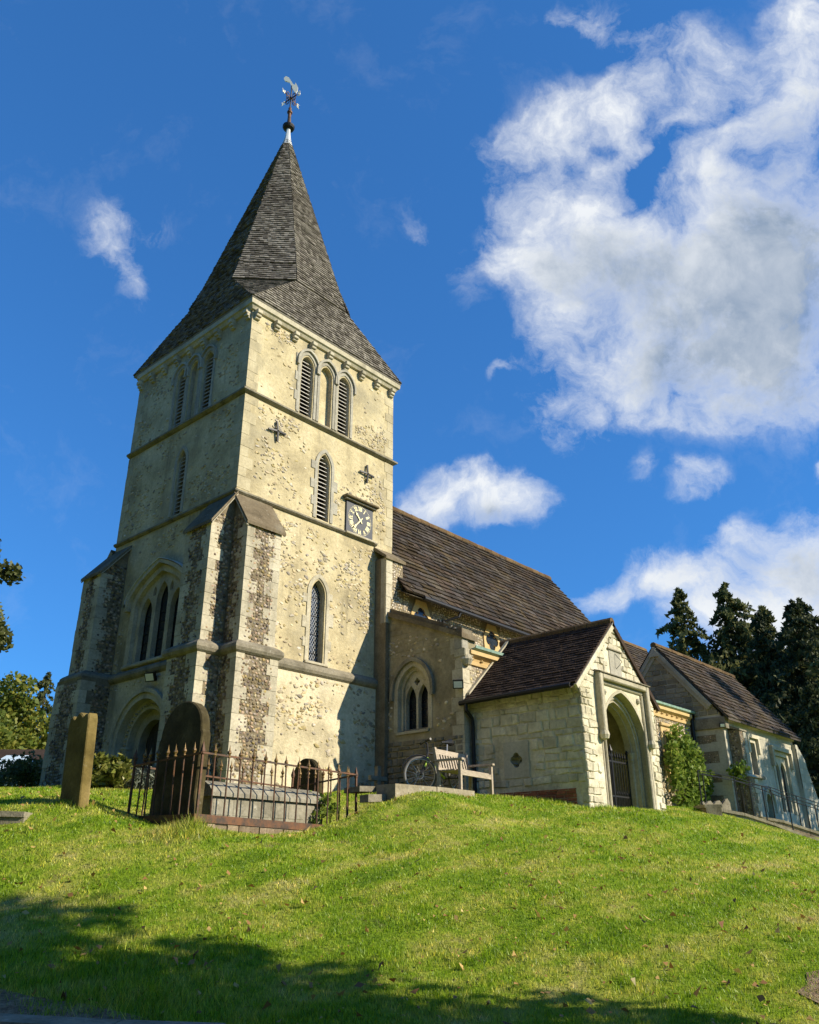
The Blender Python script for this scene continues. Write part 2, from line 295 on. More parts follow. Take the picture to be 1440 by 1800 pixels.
# ------------------------------------------------------------------ mesh builder
class Fr:
    """wall frame: a along u, z up, c outward"""
    def __init__(s, o, u, n): s.o = Vector(o); s.u = Vector(u); s.n = Vector(n)
    def __call__(s, a, z, c=0.0): return s.o + s.u * a + s.n * c + Vector((0, 0, z))
class MB:
    def __init__(s): s.V = []; s.F = []; s.M = []; s.mats = []
    def mi(s, m):
        if m not in s.mats: s.mats.append(m)
        return s.mats.index(m)
    def add(s, vs, fs, m):
        b = len(s.V); s.V += [tuple(v) for v in vs]; k = s.mi(m)
        for f in fs: s.F.append([b + i for i in f]); s.M.append(k)
    def hexa(s, p, m):        # 8 points: bottom ring 0-3, top ring 4-7
        s.add(p, [(0, 3, 2, 1), (4, 5, 6, 7), (0, 1, 5, 4), (1, 2, 6, 5), (2, 3, 7, 6), (3, 0, 4, 7)], m)
    def box(s, x0, x1, y0, y1, z0, z1, m):
        s.hexa([(x0, y0, z0), (x1, y0, z0), (x1, y1, z0), (x0, y1, z0), (x0, y0, z1), (x1, y0, z1), (x1, y1, z1), (x0, y1, z1)], m)
    def fbox(s, fr, a0, a1, z0, z1, c0, c1, m, ch=0.0):
        if ch <= 0:
            s.hexa([fr(a0, z0, c0), fr(a1, z0, c0), fr(a1, z0, c1), fr(a0, z0, c1), fr(a0, z1, c0), fr(a1, z1, c0), fr(a1, z1, c1), fr(a0, z1, c1)], m); return
        o = [(a0, z0), (a1, z0), (a1, z1), (a0, z1)]
        i = [(a0 + ch, z0 + ch), (a1 - ch, z0 + ch), (a1 - ch, z1 - ch), (a0 + ch, z1 - ch)]
        vs = [fr(a, z, c0) for a, z in o] + [fr(a, z, c1 - ch) for a, z in o] + [fr(a, z, c1) for a, z in i]
        fs = [(8, 9, 10, 11)]
        for k in range(4):
            q = (k + 1) % 4; fs += [(k, q, 4 + q, 4 + k), (4 + k, 4 + q, 8 + q, 8 + k)]
        s.add(vs, fs, m)
    def prism(s, fr, poly, c0, c1, m, caps=True):
        n = len(poly); vs = [fr(a, z, c0) for a, z in poly] + [fr(a, z, c1) for a, z in poly]
        fs = [(i, (i + 1) % n, n + (i + 1) % n, n + i) for i in range(n)]
        if caps: fs += [tuple(range(n - 1, -1, -1)), tuple(range(n, 2 * n))]
        s.add(vs, fs, m)
    def band(s, fr, a, b, c0, c1, m, c0i=None):
        """ring between outlines a (inner) and b (outer), front at c1, inner reveal back to c0i"""
        n = len(a); c0i = c0 if c0i is None else c0i
        vs = [fr(*p, c1) for p in a] + [fr(*p, c1) for p in b] + [fr(*p, c0i) for p in a] + [fr(*p, c0) for p in b]
        fs = []
        for i in range(n - 1):
            fs += [(i, i + 1, n + i + 1, n + i), (2 * n + i, 2 * n + i + 1, i + 1, i), (n + i, n + i + 1, 3 * n + i + 1, 3 * n + i)]
        fs += [(0, n, 3 * n, 2 * n), (n - 1, 2 * n - 1, 4 * n - 1, 3 * n - 1)]
        s.add(vs, fs, m)
    def tube(s, pts, r, m, seg=8, caps=True):
        pts = [Vector(p) for p in pts]; n = len(pts); rr = r if isinstance(r, (list, tuple)) else [r] * n
        vs = []; up = None
        for i, p in enumerate(pts):
            d = (pts[min(i + 1, n - 1)] - pts[max(i - 1, 0)]).normalized()
            if up is None: up = Vector((0, 0, 1)) if abs(d.z) < .9 else Vector((1, 0, 0))
            x = d.cross(up); x = x.normalized() if x.length > 1e-5 else Vector((1, 0, 0)); y = x.cross(d).normalized(); up = y
            for k in range(seg):
                t = 2 * math.pi * (k + .5) / seg; vs.append(p + (x * math.cos(t) + y * math.sin(t)) * rr[i])
        fs = [(i * seg + k, i * seg + (k + 1) % seg, (i + 1) * seg + (k + 1) % seg, (i + 1) * seg + k) for i in range(n - 1) for k in range(seg)]
        if caps: fs += [tuple(range(seg - 1, -1, -1)), tuple(range((n - 1) * seg, n * seg))]
        s.add(vs, fs, m)
    def lathe(s, o, prof, m, seg=12, rot=0.0):
        o = Vector(o); vs = []
        for r, z in prof:
            for k in range(seg):
                t = 2 * math.pi * k / seg + rot; vs.append(o + Vector((r * math.cos(t), r * math.sin(t), z)))
        n = len(prof)
        fs = [(i * seg + k, i * seg + (k + 1) % seg, (i + 1) * seg + (k + 1) % seg, (i + 1) * seg + k) for i in range(n - 1) for k in range(seg)]
        fs += [tuple(range(seg - 1, -1, -1)), tuple(range((n - 1) * seg, n * seg))]
        s.add(vs, fs, m)
    def torus(s, o, axis, rad, r, m, seg=28, ms=8):
        o = Vector(o); ax = Vector(axis).normalized(); x = ax.orthogonal().normalized(); y = ax.cross(x); vs = []
        for i in range(seg):
            t = 2 * math.pi * i / seg; d = x * math.cos(t) + y * math.sin(t)
            for k in range(ms):
                q = 2 * math.pi * k / ms; vs.append(o + d * (rad + r * math.cos(q)) + ax * r * math.sin(q))
        fs = [(i * ms + k, i * ms + (k + 1) % ms, ((i + 1) % seg) * ms + (k + 1) % ms, ((i + 1) % seg) * ms + k) for i in range(seg) for k in range(ms)]
        s.add(vs, fs, m)
    def build(s, name, parent=None, origin=None):
        me = bpy.data.meshes.new(name); V = np.array(s.V, dtype=float)
        if origin is not None: V = V - np.array(origin)
        me.from_pydata(V.tolist(), [], s.F)
        for m in s.mats: me.materials.append(MATS[m])
        me.polygons.foreach_set('material_index', s.M); me.update()
        o = bpy.data.objects.new(name, me); COL.objects.link(o)
        if origin is not None: o.location = origin
        if parent is not None: adopt(o, parent)
        return o
def wm(o):
    m = o.matrix_parent_inverse @ Matrix.LocRotScale(o.location, o.rotation_euler, o.scale) if o.parent else Matrix.LocRotScale(o.location, o.rotation_euler, o.scale)
    return wm(o.parent) @ m if o.parent else m
def adopt(o, parent):
    inv = wm(parent).inverted(); o.parent = parent; o.matrix_parent_inverse = inv
def tag(o, label=None, cat=None, group=None, kind=None):
    if label: o['label'] = label
    if cat: o['category'] = cat
    if group: o['group'] = group
    if kind: o['kind'] = kind
    return o
def thing(name, loc, label, cat, group=None):
    o = bpy.data.objects.new(name, None); COL.objects.link(o); o.location = loc; o.empty_display_size = .3
    return tag(o, label, cat, group)
def np_object(name, V, F, mat, parent=None, origin=None, smooth=False):
    me = bpy.data.meshes.new(name); n = len(F); k = F.shape[1]
    if origin is not None: V = V - np.array(origin)
    me.vertices.add(len(V)); me.vertices.foreach_set('co', V.astype(np.float32).ravel())
    me.loops.add(n * k); me.loops.foreach_set('vertex_index', F.astype(np.int32).ravel())
    me.polygons.add(n); me.polygons.foreach_set('loop_start', np.arange(0, n * k, k, dtype=np.int32))
    if smooth: me.polygons.foreach_set('use_smooth', np.ones(n, dtype=bool))
    me.update(calc_edges=True); me.validate()
    for q in (mat if isinstance(mat, (list, tuple)) else [mat]): me.materials.append(MATS[q])
    o = bpy.data.objects.new(name, me); COL.objects.link(o)
    if origin is not None: o.location = origin
    if parent is not None: adopt(o, parent)
    return o
def bool_diff(dst, body, cutter, matsel=None):
    """append body minus cutter to dst; matsel(center, normal, old material) may rename materials"""
    def tmp(mb):
        me = bpy.data.meshes.new('t'); me.from_pydata(mb.V, [], mb.F)
        for m in mb.mats: me.materials.append(MATS[m])
        me.polygons.foreach_set('material_index', mb.M)
        bm = bmesh.new(); bm.from_mesh(me); bmesh.ops.recalc_face_normals(bm, faces=bm.faces); bm.to_mesh(me); bm.free()
        o = bpy.data.objects.new('t', me); COL.objects.link(o); return o
    a, b = tmp(body), tmp(cutter)
    md = a.modifiers.new('b', 'BOOLEAN'); md.operation = 'DIFFERENCE'; md.object = b; md.solver = 'EXACT'; md.use_self = True
    dg = bpy.context.evaluated_depsgraph_get(); dg.update()
    ev = a.evaluated_get(dg); me = ev.to_mesh()
    base = len(dst.V); dst.V += [tuple(v.co) for v in me.vertices]
    nm = [m.name for m in me.materials]
    for p in me.polygons:
        k = nm[p.material_index] if p.material_index < len(nm) else body.mats[0]
        if matsel: k = matsel(p.center, p.normal, k) or k
        dst.F.append([base + i for i in p.vertices]); dst.M.append(dst.mi(k))
    ev.to_mesh_clear()
    for o in (a, b):
        me = o.data; bpy.data.objects.remove(o); bpy.data.meshes.remove(me)

# ------------------------------------------------------------------ shapes
def arch(w, z0, zs, za, n=10, style='pointed', a0=0.0):
    """outline from bottom-left over the top to bottom-right"""
    h = w / 2; r = za - zs; pts = []
    for i in range(n + 1):
        t = i / n
        if style == 'four' or r < h * .98:
            x = h * math.cos(t * math.pi / 2); q = x / h
            z = zs + r * (.50 * math.sqrt(max(0, 1 - q ** 2.4)) + .50 * (1 - q))
        else:
            c = (r * r - h * h) / (2 * h); rad = h + c; am = math.atan2(r, c) if c > 1e-9 else math.pi / 2
            x = rad * math.cos(t * am) - c; z = zs + rad * math.sin(t * am)
        pts.append((x, z))
    left = [(-x, z) for x, z in pts]; right = [(x, z) for x, z in pts[::-1]][1:]
    out = [(-h, z0)] + left + right + [(h, z0)]
    return [(a + a0, z) for a, z in out]
def clip(poly, p, d):
    """keep the side where (q-p).d <= 0"""
    out = []
    for i in range(len(poly)):
        a, b = poly[i], poly[(i + 1) % len(poly)]
        fa = (a[0] - p[0]) * d[0] + (a[1] - p[1]) * d[1]; fb = (b[0] - p[0]) * d[0] + (b[1] - p[1]) * d[1]
        if fa <= 0: out.append(a)
        if fa * fb < 0:
            t = fa / (fa - fb); out.append((a[0] + (b[0] - a[0]) * t, a[1] + (b[1] - a[1]) * t))
    return out
def clip_convex(poly, bound):
    n = len(bound)
    for i in range(n):
        a, b = bound[i], bound[(i + 1) % n]; d = (b[1] - a[1], -(b[0] - a[0]))
        poly = clip(poly, a, d)
        if len(poly) < 3: return []
    return poly
def blocks(mb, fr, bound, rowh, wid, gap, proud, ch, mat, hole=None, jit=.01, c0=-.03):
    """coursed blocks filling a convex counter-clockwise outline, each chamfered and proud of the wall"""
    zs = [p[1] for p in bound]; as_ = [p[0] for p in bound]; z = min(zs) - .001; za, aa, ab = max(zs), min(as_), max(as_)
    while z < za:
        h = random.uniform(*rowh); a = aa - random.uniform(0, wid[0])
        while a < ab:
            w = random.uniform(*wid); j = lambda: random.uniform(-jit, jit); g = gap / 2
            q = [(a + g + j(), z + g + j()), (a + w - g + j(), z + g + j()), (a + w - g + j(), z + h - g + j()), (a + g + j(), z + h - g + j())]
            a += w
            q = clip_convex(q, bound)
            if len(q) < 3: continue
            cx = sum(p[0] for p in q) / len(q); cz = sum(p[1] for p in q) / len(q)
            if hole and any(hole(p[0], p[1]) for p in q + [(cx, cz)]): continue
            area = abs(sum(q[i][0] * q[(i + 1) % len(q)][1] - q[(i + 1) % len(q)][0] * q[i][1] for i in range(len(q)))) / 2
            if area < .002: continue
            n = len(q); c1 = proud * random.uniform(.55, 1.3)
            k = min(.35, ch / math.sqrt(area) * 1.6)
            ins = [(p[0] + (cx - p[0]) * k, p[1] + (cz - p[1]) * k) for p in q]
            tl = (random.uniform(-.5, .5) * proud * .7, random.uniform(-.5, .5) * proud * .7)
            vs = [fr(*p, c0) for p in q] + [fr(*p, c1 * .45) for p in q] + [fr(p[0], p[1], c1 + (p[0] - cx) * tl[0] / .2 + (p[1] - cz) * tl[1] / .2) for p in ins]
            fs = [tuple(range(2 * n, 3 * n))]
            for i in range(n):
                e = (i + 1) % n; fs += [(i, e, n + e, n + i), (n + i, n + e, 2 * n + e, 2 * n + i)]
            mb.add(vs, fs, mat)
        z += h
def one_flint(mb, fr, a, z, sx, sz, proud, mat, c=0.0):
    n = random.choice((6, 7, 8)); t0 = random.uniform(0, 6.28); rt = random.uniform(-.6, .6); vs = []
    ri = [random.uniform(.75, 1.2) for _ in range(n)]; cr, sr = math.cos(rt), math.sin(rt)
    for k, pr in ((1.0, 0), (.72, .75)):
        for i in range(n):
            t = t0 + 2 * math.pi * i / n; x = math.cos(t) * sx * ri[i] * k; y = math.sin(t) * sz * ri[i] * k
            vs.append(fr(a + x * cr - y * sr, z + x * sr + y * cr, c - .01 + (proud + .01) * pr))
    vs.append(fr(a + random.uniform(-.2, .2) * sx, z + random.uniform(-.2, .2) * sz, c + proud))
    fs = [(i, (i + 1) % n, n + (i + 1) % n, n + i) for i in range(n)] + [(n + i, n + (i + 1) % n, 2 * n) for i in range(n)]
    mb.add(vs, fs, mat)
def flints(mb, fr, a0, a1, z0, z1, s, mat, hole=None, proud=(.008, .028), c=0.0):
    """packed knapped flints"""
    r = 0; z = z0 + s * .4
    while z < z1 - s * .25:
        a = a0 + s * (.5 if r % 2 else .9) * random.uniform(.7, 1)
        while a < a1 - s * .3:
            x = a + random.uniform(-.2, .2) * s; y = z + random.uniform(-.22, .22) * s
            if not (hole and hole(x, y)):
                one_flint(mb, fr, x, y, s * random.uniform(.40, .66), s * random.uniform(.32, .5), random.uniform(*proud), mat, c)
            a += s * random.uniform(.85, 1.2)
        z += s * .82; r += 1
def vnoise(x, y):
    def h(i, j): return (math.sin(i * 127.1 + j * 311.7) * 43758.5453) % 1
    i, j = math.floor(x), math.floor(y); f, g = x - i, y - j; f = f * f * (3 - 2 * f); g = g * g * (3 - 2 * g)
    return (h(i, j) * (1 - f) + h(i + 1, j) * f) * (1 - g) + (h(i, j + 1) * (1 - f) + h(i + 1, j + 1) * f) * g
def peeking(mb, fr, a0, a1, z0, z1, n, mat, hole=None, c=0.0, off=0.0, big=1.0):
    """flints showing through the lime render in patches"""
    k = 0; tries = 0
    while k < n and tries < n * 14:
        tries += 1; a = random.uniform(a0, a1); z = random.uniform(z0, z1)
        q = vnoise(a * .9 + off, z * 1.1 + off * 1.7) * .65 + vnoise(a * 2.6 + off, z * 3.1) * .35
        if random.random() > max(.04, (q - .42) * 3.2): continue
        if hole and hole(a, z): continue
        s = random.uniform(.022, .062) * big
        one_flint(mb, fr, a, z, s * random.uniform(.9, 1.5), s * random.uniform(.5, .85), random.uniform(.009, .028), mat, c); k += 1
def quoins(mb, p, n1, n2, z0, z1, mat, hh=(.22, .34), long=.36, short=.2, proud=.014):
    """toothed corner stones at a vertical corner p; the walls run along -n2 and -n1 from it"""
    n1 = Vector(n1); n2 = Vector(n2); z = z0; k = 0
    while z < z1 - .02:
        h = min(random.uniform(*hh), z1 - z)
        if z1 - z - h < .08: h = z1 - z
        L1, L2 = (long, short) if k % 2 else (short, long); L1 *= random.uniform(.85, 1.15); L2 *= random.uniform(.85, 1.15)
        o = Vector((p[0], p[1], 0)); pr = proud * random.uniform(.6, 1.25); g = .004
        A = o + n1 * pr + n2 * pr; B = o + n1 * pr - n2 * L1; Cc = o - n1 * L2 - n2 * L1; Dd = o - n1 * L2 + n2 * pr
        ch = .007
        lo = [q + Vector((0, 0, z + g)) for q in (A, B, Cc, Dd)]; hi = [q + Vector((0, 0, z + h - g)) for q in (A, B, Cc, Dd)]
        mb.hexa(lo + hi, mat); z += h; k += 1
def poly_tiles(mb, pts, exp, wid, thick, mat, jit=.15, lift=.0, bjit=.0):
    """lap courses of tiles over a planar convex polygon; pts[0], pts[1] give the eave line"""
    P = [Vector(p) for p in pts]; e = (P[1] - P[0]).normalized(); n = None
    for q in P[2:]:
        n = e.cross(q - P[0])
        if n.length > 1e-4: break
    n.normalize(); s = n.cross(e).normalized()
    if s.z < 0: s = -s; n = -n
    if n.z < 0: n = -n
    O = P[0]; pl = [((q - O).dot(e), (q - O).dot(s)) for q in P]; bm = max(b for _, b in pl); N = len(pl)
    def iv(b):
        b = min(max(b, 1e-4), bm - 1e-4); xs = []
        for i in range(N):
            (a1, b1), (a2, b2) = pl[i], pl[(i + 1) % N]
            if (b1 - b) * (b2 - b) <= 0 and abs(b1 - b2) > 1e-9: xs.append(a1 + (a2 - a1) * (b - b1) / (b2 - b1))
        return (min(xs), max(xs)) if xs else None
    b = 0.0; r = 0
    pt = lambda a, bb, c: O + e * a + s * bb + n * c
    while b < bm - .01:
        bt = min(b + exp * 1.25, bm - .001); i0, i1 = iv(b), iv(bt)
        if not i0 or not i1: break
        lo, hi = min(i0[0], i1[0]), max(i0[1], i1[1]); a = lo - (wid * .5 if r % 2 else 0) - random.uniform(0, .3) * wid
        while a < hi:
            w = wid * random.uniform(1 - jit, 1 + jit); g = wid * .03
            x0, x1 = a + g, a + w - g; a += w
            bx = [min(max(x, i0[0]), i0[1]) for x in (x0, x1)]; tx = [min(max(x, i1[0]), i1[1]) for x in (x0, x1)]
            if bx[1] - bx[0] < .01 and tx[1] - tx[0] < .01: continue
            tk = thick * random.uniform(.7, 1.5); db = random.uniform(-bjit, bjit); dl = random.uniform(-.3, .3) * thick
            q = [pt(bx[0], b + db, lift), pt(bx[1], b + db, lift), pt(bx[0], b + db, tk + thick * .35 + lift), pt(bx[1], b + db, tk + thick * .35 + dl + lift), pt(tx[0], bt, .003 + lift), pt(tx[1], bt, .003 + lift)]
            mb.add(q, [(0, 1, 3, 2), (2, 3, 5, 4), (0, 2, 4), (1, 5, 3)], mat)
        b += exp; r += 1
def louvres(mb, fr, a, w, z0, z1, zs, c, step=.115):
    """dark back and sloping slats, narrowing into the arch head"""
    z = z0 + .03; h = w / 2
    while z < z1 - .05:
        hw = h if z < zs else h * math.sqrt(max(.03, 1 - ((z - zs) / (z1 - zs)) ** 2))
        t = .016
        p = [fr(a - hw, z, c), fr(a + hw, z, c), fr(a + hw, z + .075, c - .11), fr(a - hw, z + .075, c - .11)]
        q = [v + Vector((0, 0, t)) for v in p]
        mb.hexa(p + q, 'louvre_wood'); z += step
def arch_window(mb, fr, a, w, z0, zs, za, sw=.13, depth=.22, proud=.02, style='pointed', fill='louvre', mat='ashlar_grey', hood=0, teeth=0, matf=None):
    """surround, reveals and filling of one narrow window; the wall must be cut to arch(w+.02)"""
    i = arch(w, z0, zs, za, 10, style, a); o = arch(w + 2 * sw, z0, zs, za + sw * 1.1, 10, style, a)
    ch = [(p[0] + (q[0] - p[0]) * .35, p[1] + (q[1] - p[1]) * .35) for p, q in zip(i, o)]
    mb.band(fr, ch, o, -.03, proud, mat)
    n = len(i)
    mb.add([fr(*p, proud) for p in ch] + [fr(*p, -.07) for p in i], [(k, k + 1, n + k + 1, n + k) for k in range(n - 1)], mat)
    mb.add([fr(*p, -.07) for p in i] + [fr(*p, -depth) for p in i], [(k, k + 1, n + k + 1, n + k) for k in range(n - 1)], mat)
    if hood:
        h1 = arch(w + 2 * sw + .02, zs - .12, zs, za + sw * 1.1 + .01, 10, style, a); h2 = arch(w + 2 * sw + .14, zs - .12, zs, za + sw * 1.1 + .08, 10, style, a)
        mb.band(fr, h1, h2, -.02, proud + hood, mat)
    for sgn in (-1, 1) if teeth else ():
        z = z0 + random.uniform(0, .1); k = 0
        while z < zs - .05:
            hh = random.uniform(.2, .34)
            if k % 2: mb.fbox(fr, *sorted((a + sgn * (w / 2 + sw - .03), a + sgn * (w / 2 + sw + random.uniform(.08, .17)))), z + .004, min(z + hh, zs + .1) - .004, -.03, proud - .003, mat, .006)
            z += hh; k += 1
    if fill == 'louvre':
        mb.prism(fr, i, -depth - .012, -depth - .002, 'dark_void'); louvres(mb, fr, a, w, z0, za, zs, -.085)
    elif fill == 'blind':
        mb.prism(fr, i, -depth + .07, -depth + .08, matf or 'render_upper')
    elif fill == 'glass':
        mb.prism(fr, i, -depth + .03, -depth + .04, 'leaded_glass'); leads(mb, fr, a, w, z0, za, zs, -depth + .043)
def leads(mb, fr, a, w, z0, z1, zs, c, diamond=True, bars=True):
    h = w / 2; r = .0045
    if diamond:
        st = .115; k = -30
        while k < 60:
            for sg in (-1, 1):
                # line z = z0 + k*st + sg*1.5*(x-a)
                xs = []
                for q in range(9):
                    x = -h + w * q / 8; z = z0 + k * st + sg * 1.5 * x
                    lim = z1 if abs(x) < .02 else zs + (z1 - zs) * math.sqrt(max(0, 1 - (abs(x) / h) ** 1.6))
                    if z0 < z < lim: xs.append((x, z))
                if len(xs) > 1:
                    (x0, y0), (x1, y1) = xs[0], xs[-1]
                    mb.add([fr(a + x0, y0 - r, c), fr(a + x1, y1 - r, c), fr(a + x1, y1 + r, c), fr(a + x0, y0 + r, c)], [(0, 1, 2, 3)], 'lead')
            k += 1
    z = z0 + .25
    while bars and z < zs:
        mb.fbox(fr, a - h, a + h, z, z + .014, c, c + .012, 'iron_black'); z += .45 if diamond else .22
# ------------------------------------------------------------------ terrain
GP = np.array([(-9.85, -14.05, -2.45), (-12, -12, -2.45), (-7, -16.5, -2.45), (-6.69, -7.23, -2.11), (-5.7, -8.34, -2.12), (-4.7, -9.45, -2.12), (-3.71, -10.56, -2.12), (-2.72, -11.68, -2.13),
    (-6.12, -5.78, -1.79), (-4.89, -7.15, -1.80), (-3.67, -8.53, -1.80), (-2.44, -9.9, -1.81), (-1.21, -11.28, -1.81), (-5.46, -4.04, -1.32), (-3.95, -5.73, -1.33), (-2.43, -7.43, -1.33), (-.72, -9.02, -1.35), (1.21, -10.61, -1.48),
    (-5.16, -3.17, -.92), (-4.77, -2.05, -.52), (-3.1, -4.44, -.70), (-.97, -6.12, -.83), (2.15, -7.51, -.80), (5.7, -9.31, -1.13), (9.59, -8.21, -.71), (-3.68, -2.05, -.15), (-4.06, -.65, -.10), (2.22, -4.5, .05), (.39, -4.67, -.30), (2.48, -5.41, -.25), (5.12, -6.76, -.26), (8.07, -6.86, -.18),
    (-2.9, -3.95, -.62), (.5, -3.75, -.58), (-1.2, -4.1, -.62), (.2, -4.3, -.06), (.7, -4.5, .07), (1.3, -4.5, .10), (2.0, -4.6, .10), (3.0, -4.5, .13), (3.9, -4.2, .18), (1.6, -4.0, .12), (-3.0, -2.2, -.34), (.4, -2.0, -.05), (4.9, -5.6, -.02), (8.2, -5.6, -.02), (-.1, -.1, .30), (-.2, 5.3, .55), (2, 0, .33), (4.6, -.1, .34), (4.6, -3.0, .25), (3.0, -3.0, .26), (2.0, -2.2, .28),
    (11, -5.4, .16), (14, -3.2, .40), (17, -3.9, .30), (12.7, -5.3, .10), (14.7, -7.0, -.60), (20, -4.5, .1), (25, -5, -.2), (25, 4, .2), (15, 10, .3), (0, 12, .3), (-6, 5, .1), (-10, 2, -.5), (-14, -4, -1.6), (18, -12, -1.6), (10, -14, -1.8), (3, -16, -2.2), (26, -12, -1.4)])
def _tps(d2): return .5 * d2 * np.log(d2 + 1e-9)
_n = len(GP); _d2 = ((GP[:, None, :2] - GP[None, :, :2]) ** 2).sum(-1)
_A = np.zeros((_n + 3, _n + 3)); _A[:_n, :_n] = _tps(_d2) + np.eye(_n) * .15; _A[:_n, _n] = 1; _A[:_n, _n + 1:] = GP[:, :2]; _A[_n:, :_n] = _A[:_n, _n:].T
_W = np.linalg.solve(_A, np.concatenate([GP[:, 2], [0, 0, 0]]))
def ground(x, y, bumps=True):
    x = np.asarray(x, float); y = np.asarray(y, float); z = _W[_n] + _W[_n + 1] * x + _W[_n + 2] * y
    for i in range(_n): z = z + _W[i] * _tps((x - GP[i, 0]) ** 2 + (y - GP[i, 1]) ** 2)
    d = np.hypot((x - 5) / 1.0, (y + 3) / .8); w = np.clip((34 - d) / 14, 0, 1); w = w * w * (3 - 2 * w)
    z = np.where(w > 0, z, 0) * w + (1 - w) * -.6
    if bumps: z = z + .022 * np.sin(x * 1.9 + np.sin(y * 1.3) * 1.4) * np.sin(y * 2.3 + .7 * np.sin(x * .9)) + .012 * np.sin(x * 5.1 + y * 2.2) * np.sin(y * 4.7 - x * 1.7)
    return z
gz = lambda x, y: float(ground(x, y))
def axis(a, b, st, far):
    c = list(np.arange(a, b + .01, st)); lo, hi = a, b; s = st
    while hi < far: s *= 1.35; lo -= s; hi += s; c = [lo] + c + [hi]
    return np.array(c)
gx = axis(-14, 28, .22, 900); gy = axis(-18, 10, .22, 900)
XX, YY = np.meshgrid(gx, gy); V = np.stack([XX, YY, ground(XX, YY)], -1).reshape(-1, 3)
nx, ny = len(gx), len(gy); I = (np.arange(ny - 1)[:, None] * nx + np.arange(nx - 1)[None, :]).ravel()
tag(np_object('ground', V, np.stack([I, I + 1, I + nx + 1, I + nx], 1), 'turf', smooth=True), kind='structure')
def sheet(name, polyline_a, polyline_b, mat, lift=.012, m=8):
    """strip draped over the ground between two edge lines"""
    n = len(polyline_a); Vv = []
    for i in range(n):
        for k in range(m + 1):
            t = k / m; x = polyline_a[i][0] * (1 - t) + polyline_b[i][0] * t; y = polyline_a[i][1] * (1 - t) + polyline_b[i][1] * t
            Vv.append((x, y, gz(x, y) + lift))
    F = [(i * (m + 1) + k, (i + 1) * (m + 1) + k, (i + 1) * (m + 1) + k + 1, i * (m + 1) + k + 1) for i in range(n - 1) for k in range(m)]
    return tag(np_object(name, np.array(Vv), np.array(F), mat, smooth=True), kind='structure')
def dense(L, st=.25):
    out = []
    for (a, b), (c, d) in zip(L[:-1], L[1:]):
        k = max(1, int(math.hypot(c - a, d - b) / st)); out += [(a + (c - a) * i / k, b + (d - b) * i / k) for i in range(k)]
    return out + [L[-1]]
PL = dense([(-6.6, -4.4), (-6.25, -5.6), (-6.45, -6.6), (-6.15, -7.4), (-5.95, -8.0), (-6.3, -9.2), (-7.2, -10.5), (-8, -12), (-8, -14)])
PRt = dense([(-8, -14.2), (-5.5, -12.9), (-3.05, -11.8), (-2.3, -11.38), (-1.3, -11.2), (0, -11.15), (1.5, -11.4), (5, -12), (9, -12.4)])
sheet('gravel_path', PL, [(x - 4, y - .6) for x, y in PL], 'gravel', .02); sheet('gravel_path', [(x + .12, y - .08 + .10 * math.sin(x * 5.3) + .06 * math.sin(x * 13)) for x, y in PRt], [(x + .8, y - 4) for x, y in PRt], 'gravel', .008, 16)
def off_grass(x, y):
    """true where no grass grows: under buildings, paths and stones"""
    m = (x > -.25) & (x < 5.2) & (y > -.2) & (y < 5.6)
    m |= (x > -.85) & (x < 0) & (y > -.1) & (y < 1.05); m |= (x > -.85) & (x < 0) & (y > 4.3) & (y < 6); m |= (x > -.1) & (x < 1.05) & (y > -.7) & (y < 0)
    m |= (x > 4.65) & (y > -2.75) & (y < 6); m |= (x > 4.9) & (x < 8.2) & (y > -5.6) & (y < -2); m |= (x > 16.9) & (y > -4.3)
    for Lp, s in ((PL, -1), (PRt, -1)):
        P = np.array(Lp)
        if Lp is PL: e = np.interp(-y, -P[:, 1], P[:, 0]); m |= (x < e + .1 * np.sin(y * 7) - .35 * rng.random(np.shape(x))) & (y < -4.4)
        else: e = np.interp(x, P[:, 0], P[:, 1]); m |= (y < e + .12 * np.sin(x * 6) - .8 * rng.random(np.shape(x)) ** 2)
    m |= (x > -2.9) & (x < .5) & (y > -3.9) & (y < -2.2) & (np.sin(x * 3) > -2)
    return m
